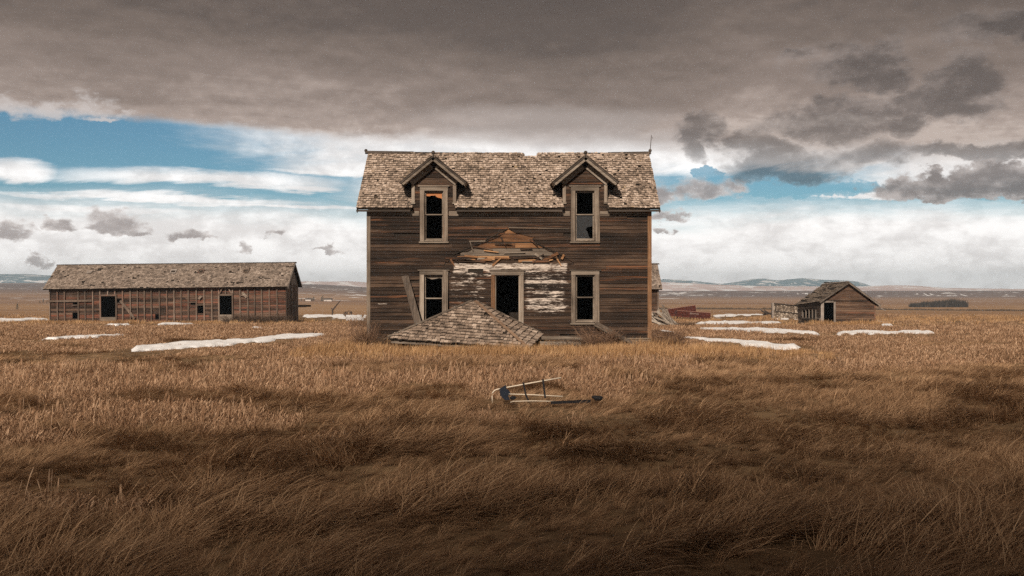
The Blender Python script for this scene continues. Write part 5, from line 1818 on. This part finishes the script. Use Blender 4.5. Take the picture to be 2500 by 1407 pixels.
M_GROVE = twig_material('grove_stems', (.02, .017, .013), (.06, .045, .033))
M_HEDGE = twig_material('ditch_weeds', (.05, .035, .022), (.15, .10, .06))
gd = 486
brush_strip('grove', [((2228 - 1250) / FPX * gd, gd - D0), ((2362 - 1250) / FPX * gd, gd - D0 + 2)], 1300, .3, 5.2, 1.8, M_GROVE, 'far dark grove of bare trees standing alone on the plain')
brush_strip('ditch_weeds', [((1560 - 1250) / FPX * 436, 436 - D0), ((2100 - 1250) / FPX * 418, 418 - D0), ((2800 - 1250) / FPX * 376, 376 - D0)], 5200, .4, 1.3, .5, M_HEDGE, 'dark line of weeds along the far ditch')
brush_strip('ditch_weeds', [((-200 - 1250) / FPX * 250, 250 - D0), ((40 - 1250) / FPX * 240, 240 - D0), ((140 - 1250) / FPX * 236, 236 - D0)], 900, .2, .7, .5, M_HEDGE, 'dark weeds past the snow at the granary end')


# ---------------------------------------------------------------- grass
def grass_material(name, c0, c1, c2, patch_scale=.22, vary=.70):
    m, t, b = new_mat(name)
    pos = t.node('ShaderNodeNewGeometry').outputs['Position']
    oi = t.node('ShaderNodeObjectInfo').outputs['Random']
    at = t.node('ShaderNodeAttribute', attribute_name='blade').outputs['Fac']
    n = t.noise(pos, patch_scale, 3, .6)
    f = t.m('ADD', t.m('ADD', t.m('MULTIPLY', t.m('SUBTRACT', n, .5), .50), t.m('MULTIPLY_ADD', at, vary, (.70 - vary) / 2)), t.m('MULTIPLY', oi, .42))
    col = t.ramp(f, [(.10, c0), (.50, c1), (.95, c2)])
    t.put(b.inputs['Base Color'], col)
    b.inputs['Roughness'].default_value = .75
    b.inputs['Specular IOR Level'].default_value = .2
    tr = t.node('ShaderNodeBsdfTranslucent')
    t.put(tr.inputs['Color'], col)
    mx = t.node('ShaderNodeMixShader')
    mx.inputs[0].default_value = .22
    t.l.new(b.outputs[0], mx.inputs[1]); t.l.new(tr.outputs[0], mx.inputs[2])
    t.l.new(mx.outputs[0], t.n['Material Output'].inputs['Surface'])
    return m


def make_clump(mat, n, rad, lmin, lmax, tilt0, tilt1, spread, width, seg=5, head=0.0, curl=0.0):
    """one clump: blades leaning towards +X; tilt from the vertical grows from tilt0 to tilt1 along the blade"""
    V = []; F = []; B = []
    for k in range(n):
        a = rng.uniform(0, 6.283); r = rad * math.sqrt(rng.random())
        p = np.array([r * math.cos(a), r * math.sin(a), -.02])
        az = rng.normal(0, spread) if spread < 3 else rng.uniform(0, 6.283)
        L = rng.uniform(lmin, lmax)
        t0 = rng.uniform(*tilt0); t1 = rng.uniform(*tilt1)
        w = width * rng.uniform(.7, 1.3)
        wa = rng.uniform(0, 3.14)
        bl = rng.random()
        has_head = rng.random() < head
        base = len(V)
        for i in range(seg + 1):
            q = i / seg
            th = t0 + (t1 - t0) * q ** 1.4
            az += rng.normal(0, .10 + curl)
            dirv = np.array([math.sin(th) * math.cos(az), math.sin(th) * math.sin(az), math.cos(th)])
            side = np.array([-math.sin(az + wa * .3), math.cos(az + wa * .3), .25 * math.sin(wa * 2)])
            ww = w * (1 - q ** 2.2) + .0003
            if has_head and q > .65:
                ww = w * 1.7 * (1.1 - q) / .35
            V.append(p - side * ww / 2); V.append(p + side * ww / 2)
            B += [bl, bl]
            p = p + dirv * L / seg
            p[2] = max(p[2], .012)
        for i in range(seg):
            j = base + 2 * i
            F.append((j, j + 1, j + 3, j + 2))
    me = bpy.data.meshes.new('grass_clump')
    me.from_pydata([tuple(v) for v in V], [], F)
    me.attributes.new('blade', 'FLOAT', 'POINT').data.foreach_set('value', np.array(B, dtype=np.float32))
    me.polygons.foreach_set('use_smooth', [True] * len(me.polygons))
    me.materials.append(mat)
    return bpy.data.objects.new('grass_clump', me)


def scatter(name, label, clumps, pts, rot, scl, idx):
    """clumps set out on given points as one grass object"""
    coll = bpy.data.collections.new(name + '_clumps')
    for i, c in enumerate(clumps):
        c.name = '%s_%02d' % (name, i)
        coll.objects.link(c)
    me = bpy.data.meshes.new(name)
    me.from_pydata(pts.tolist(), [], [])
    me.attributes.new('rot', 'FLOAT_VECTOR', 'POINT').data.foreach_set('vector', rot.astype(np.float32).ravel())
    me.attributes.new('scl', 'FLOAT', 'POINT').data.foreach_set('value', scl.astype(np.float32))
    me.attributes.new('idx', 'INT', 'POINT').data.foreach_set('value', idx.astype(np.int32))
    o = bpy.data.objects.new(name, me)
    COL.objects.link(o)
    o['kind'] = 'stuff'
    o['label'] = label
    ng = bpy.data.node_groups.new(name, 'GeometryNodeTree')
    ng.interface.new_socket('Geometry', in_out='INPUT', socket_type='NodeSocketGeometry')
    ng.interface.new_socket('Geometry', in_out='OUTPUT', socket_type='NodeSocketGeometry')
    N = ng.nodes
    gi = N.new('NodeGroupInput'); go = N.new('NodeGroupOutput')
    ci = N.new('GeometryNodeCollectionInfo')
    ci.inputs['Collection'].default_value = coll
    ci.inputs['Separate Children'].default_value = True
    ci.inputs['Reset Children'].default_value = True
    ip = N.new('GeometryNodeInstanceOnPoints')
    ip.inputs['Pick Instance'].default_value = True

    def attr(nm, typ):
        a = N.new('GeometryNodeInputNamedAttribute')
        a.data_type = typ
        a.inputs['Name'].default_value = nm
        return a.outputs['Attribute']
    e2r = N.new('FunctionNodeEulerToRotation')
    ng.links.new(attr('rot', 'FLOAT_VECTOR'), e2r.inputs[0])
    ng.links.new(e2r.outputs[0], ip.inputs['Rotation'])
    ng.links.new(attr('scl', 'FLOAT'), ip.inputs['Scale'])
    ng.links.new(attr('idx', 'INT'), ip.inputs['Instance Index'])
    ng.links.new(gi.outputs[0], ip.inputs['Points'])
    ng.links.new(ci.outputs[0], ip.inputs['Instance'])
    ng.links.new(ip.outputs[0], go.inputs[0])
    md = o.modifiers.new('clumps', 'NODES')
    md.node_group = ng
    return o


M_G_LODGED = grass_material('lodged_grass', (.066, .036, .018), (.275, .155, .080), (.63, .415, .245))
M_G_UPRIGHT = grass_material('dry_stalks', (.10, .055, .030), (.33, .19, .107), (.66, .45, .29), .22, .60)
M_G_TUFT = grass_material('golden_tufts', (.15, .078, .036), (.40, .225, .105), (.66, .43, .225))


def sector(n, d0, d1, half=.62):
    """even random points of a sector in front of the camera"""
    r = np.sqrt(rng.random(n) * (d1 ** 2 - d0 ** 2) + d0 ** 2)
    a = rng.uniform(-half, half, n)
    return np.sin(a) * r, np.cos(a) * r - D0


def clear_of_buildings(x, y):
    d = y + D0
    k = np.ones(len(x), bool)
    k &= ~((x > -4.95) & (x < 4.75) & (y > -.05) & (y < 5.3))                              # house
    k &= ~((x > -39.5) & (x < -19.2) & (y > 51.1) & (y < 56.2))                            # granary
    k &= ~((x > 23.5) & (x < 27.8) & (y > 42.1) & (y < 48.3))                              # shed
    k &= ~((x > 5.2) & (x < 12.1) & (y > 48.1) & (y < 53.1))                               # outbuilding
    # under the fallen porch roof
    k &= ~((x > -3.7) & (x < .7) & (y > -2.35 - (x + 3.9) * .12) & (y < 0))
    return k


def build_grass():
    half = .60
    mk = make_clump
    # clump kinds: long grass laid over by the wind, short curled stalks, golden tufts; each nearer and farther
    near = {0: [mk(M_G_LODGED, 30, .10, .30, .72, (.9, 1.38), (1.45, 2.0), .22, .0062, 6, curl=.02) for _ in range(8)] + [mk(M_G_LODGED, 26, .10, .20, .46, (.35, 1.1), (1.0, 2.1), .8, .0062, 6, curl=.08) for _ in range(4)],
            1: [mk(M_G_UPRIGHT, 22, .14, .07, .17, (.05, .8), (.6, 1.8), 9, .0085, 5, head=.35, curl=.14) for _ in range(7)] + [mk(M_G_UPRIGHT, 20, .14, .09, .21, (.05, .6), (.8, 2.4), 9, .0085, 5, head=.4, curl=.2) for _ in range(5)],
            2: [mk(M_G_TUFT, 26, .13, .14, .36, (.02, .45), (.3, 1.1), 9, .0068, 5) for _ in range(5)]}
    near[1] += [mk(M_G_UPRIGHT, 5, .16, .20, .36, (.02, .3), (.1, .6), 9, .008, 5, head=1.0, curl=.04)]
    mid = {0: [mk(M_G_LODGED, 26, .26, .16, .34, (.6, 1.2), (1.3, 1.9), .5, .010, 4) for _ in range(5)],
           1: [mk(M_G_UPRIGHT, 30, .30, .06, .16, (.05, .9), (.6, 1.7), 9, .011, 4, head=.3, curl=.14) for _ in range(6)],
           2: [mk(M_G_TUFT, 34, .22, .12, .30, (.02, .5), (.3, 1.0), 9, .009, 4) for _ in range(5)]}
    far = {0: [mk(M_G_LODGED, 24, .60, .14, .28, (.5, 1.2), (1.2, 1.8), .8, .024, 3) for _ in range(4)],
           1: [mk(M_G_UPRIGHT, 28, .65, .08, .20, (.05, .8), (.5, 1.5), 9, .026, 3) for _ in range(5)],
           2: [mk(M_G_TUFT, 34, .50, .14, .36, (.02, .5), (.3, 1.0), 9, .020, 3) for _ in range(5)]}
    out = {}

    def zone(n, d0, d1, clumps, sc):
        x, y = sector(n, d0, d1, half)
        k = clear_of_buildings(x, y)
        x, y = x[k], y[k]
        d = y + D0
        s = in_snow(x, y)
        k = ~s | (rng.random(len(x)) < .14)          # a few blades poke through the drifts
        x, y, d = x[k], y[k], d[k]
        lim = 12.4 + 12 * sstep(.03, .22, x / d) + (fbm(x / 5, y / 5, 21, 3) - .5) * 6 - 2.0 * sstep(-.1, -.3, x / d)
        is_l = d < lim
        patch = fbm(x / 3.0, y / 3.0, 27, 3)
        is_l |= (patch > .63) & (d < 40)
        gold = np.exp(-((y + 3.2) / 2.0) ** 2) * (x > -6.5) * (x < 9.5) * 1.0 + np.exp(-((d - 83.3) / 2.2) ** 2) * (x < -17) + np.exp(-((d - 74.3) / 2.6) ** 2) * (x > 16) * (x < 31) * .9 + np.exp(-((d - 100) / 14) ** 2) * .5
        is_g = rng.random(len(x)) < np.clip(gold * (0.45 + fbm(x / 1.5, y / 1.5, 29, 2)), 0, .92)
        hollow = fbm(x / 1.7, y / 1.1, 35, 3)            # trodden hollows stay thin
        k = rng.random(len(x)) < np.clip(1.9 - 1.7 * sstep(.62, .82, hollow), .25, 1)
        x, y, d, is_l, is_g = x[k], y[k], d[k], is_l[k], is_g[k]
        typ = np.where(is_g, 2, np.where(is_l, 0, 1))
        flow = -.55 + (fbm(x / 3.2, y / 3.2, 51, 3) - .5) * 5.0 + (fbm(x / .7, y / .7, 52, 2) - .5) * 3.6
        rz = np.where(typ == 0, flow + rng.normal(0, .42, len(x)), rng.uniform(0, 6.283, len(x)))
        tus = .52 + 1.05 * sstep(.30, .75, fbm(x / .75, y / .75, 55, 2)) * (.5 + .6 * sstep(.35, .7, fbm(x / 2.5, y / 2.5, 56, 2))) + rng.uniform(-.12, .15, len(x))
        sfac = np.where(typ == 0, tus * .70, rng.uniform(.75, 1.25, len(x))) * sc
        sfac = sfac * (1 - .62 * np.exp(-((x - .55) ** 2 / 2.6 + (y + 17.9) ** 2 / 2.2)))
        edge = in_snow(x, y + 2.6) | in_snow(x, y + 1.2) | in_snow(x, y + 4.5) | in_snow(x, y + .5)
        sfac = sfac * np.where(edge, rng.uniform(.25, .65, len(x)), 1.0)
        # rank growth along walls and corners
        wall = np.exp(-((y + .55) / .5) ** 2) * (np.abs(x) < 5.6) + np.exp(-(((x + 5.2) / .7) ** 2 + ((y + .2) / 1.0) ** 2)) + np.exp(-(((x - 5.2) / .8) ** 2 + ((y - .3) / 1.4) ** 2))
        sfac = sfac * (1 + .6 * np.clip(wall, 0, 1))
        z = ground_z(x, y)
        for tc in (0, 1, 2):
            q = typ == tc
            m_ = int(q.sum())
            off = len(out.setdefault(tc, {'c': []})['c'])
            out[tc].setdefault('base', {})
            key = id(clumps)
            if key not in out[tc]['base']:
                out[tc]['base'][key] = off
                out[tc]['c'] += clumps[tc]
            b0 = out[tc]['base'][key]
            out[tc].setdefault('p', []).append(np.stack([x[q], y[q], z[q]], 1))
            out[tc].setdefault('r', []).append(np.stack([rng.normal(0, .10, m_), rng.normal(0, .10, m_), rz[q]], 1))
            out[tc].setdefault('s', []).append(sfac[q])
            out[tc].setdefault('i', []).append(b0 + rng.integers(0, len(clumps[tc]), m_))
    zone(9500, 5.2, 14, near, 1.0)
    zone(21000, 13.8, 27, near, 1.05)
    zone(17000, 26.5, 46, mid, 1.0)
    zone(15000, 45, 72, mid, 1.35)
    zone(11000, 71, 140, far, 1.0)
    # rank tufts standing along the foot of walls and of the fallen roof
    for (x0, y0, x1, y1, w, n, cl, sc) in ((-5.5, -.45, 5.7, -.42, .28, 420, near, 1.15), (-4.3, -2.5, .7, -3.0, .22, 200, near, .85), (-5.4, -.4, -5.3, 3.0, .3, 90, near, 1.2), (5.2, -.4, 5.2, 3.5, .35, 110, near, 1.3),
                                          (-39.8, 50.7, -18.8, 50.7, .5, 260, far, 1.0), (22.8, 41.7, 28.3, 41.7, .5, 110, far, 1.1), (13.5, 57.5, 19.0, 57.8, .6, 60, far, 1.0)):
        q = rng.random(n)
        x = x0 + (x1 - x0) * q + rng.normal(0, w * .4, n)
        y = y0 + (y1 - y0) * q + rng.normal(0, w * .4, n)
        o = out[2]
        key = id(cl)
        b0 = o['base'][key]
        o['p'].append(np.stack([x, y, ground_z(x, y)], 1))
        o['r'].append(np.stack([rng.normal(0, .1, n), rng.normal(0, .1, n), rng.uniform(0, 6.28, n)], 1))
        o['s'].append(sc * rng.uniform(.6, 1.3, n) * (.6 + .7 * fbm(x * 1.3, y * 1.3, 91, 2)))
        o['i'].append(b0 + rng.integers(0, len(cl[2]), n))
    for tc, nm, lab in ((0, 'lodged_grass', 'long dry brown grass laid over by the wind'), (1, 'dry_grass', 'short curled tan stalks of dry grass across the yard'), (2, 'golden_grass', 'golden tufts of dry grass around the buildings')):
        o = out[tc]
        scatter(nm, lab, o['c'], np.concatenate(o['p']), np.concatenate(o['r']), np.concatenate(o['s']), np.concatenate(o['i']))


build_grass()


# ---------------------------------------------------------------- unseen cloud-like blocker, added behind the camera to shade the foreground
def build_cloud():
    m, t, b = new_mat('blocker_mass')
    b.inputs['Base Color'].default_value = (.62, .60, .60, 1)
    b.inputs['Roughness'].default_value = 1
    b.inputs['Specular IOR Level'].default_value = 0
    H = 90.0
    off = SUN_DIR * (H / SUN_DIR.z)
    mb = MB()
    y_edge = BLOCKER_EDGE
    r2 = random.Random(5)
    random.seed(5)
    for i in range(-9, 10):
        for j in range(5):
            rad = r2.uniform(13, 17)
            cx = i * 16 + r2.uniform(-3, 3)
            cy = y_edge - 10 - j * 15 + r2.uniform(-2.5, 2.5) + (0 if j else r2.uniform(-3, 0))
            mb.ball((off.x + cx, off.y + cy, H + r2.uniform(-3, 3)), rad, 12, 8, sq=(1, 1, .55), wob=.06)
    o = mb.build('cloud', m, None, True)
    o['kind'] = 'structure'


BLOCKER_EDGE = -30.9
build_cloud()


# ---------------------------------------------------------------- haze
def build_haze():
    m = bpy.data.materials.new('pale_air')
    m.use_nodes = True
    nt = m.node_tree
    nt.nodes.clear()
    out = nt.nodes.new('ShaderNodeOutputMaterial')
    pv = nt.nodes.new('ShaderNodeVolumePrincipled')
    pv.inputs['Color'].default_value = (.74, .88, 1.0, 1)
    pv.inputs['Density'].default_value = HAZE
    pv.inputs['Anisotropy'].default_value = 0.0
    nt.links.new(pv.outputs[0], out.inputs['Volume'])
    mb = MB()
    mb.box(-4700, 4700, -4700, 4700, -16, 72)
    o = mb.build('haze', m)
    o['kind'] = 'stuff'


HAZE = 2.3e-4
build_haze()
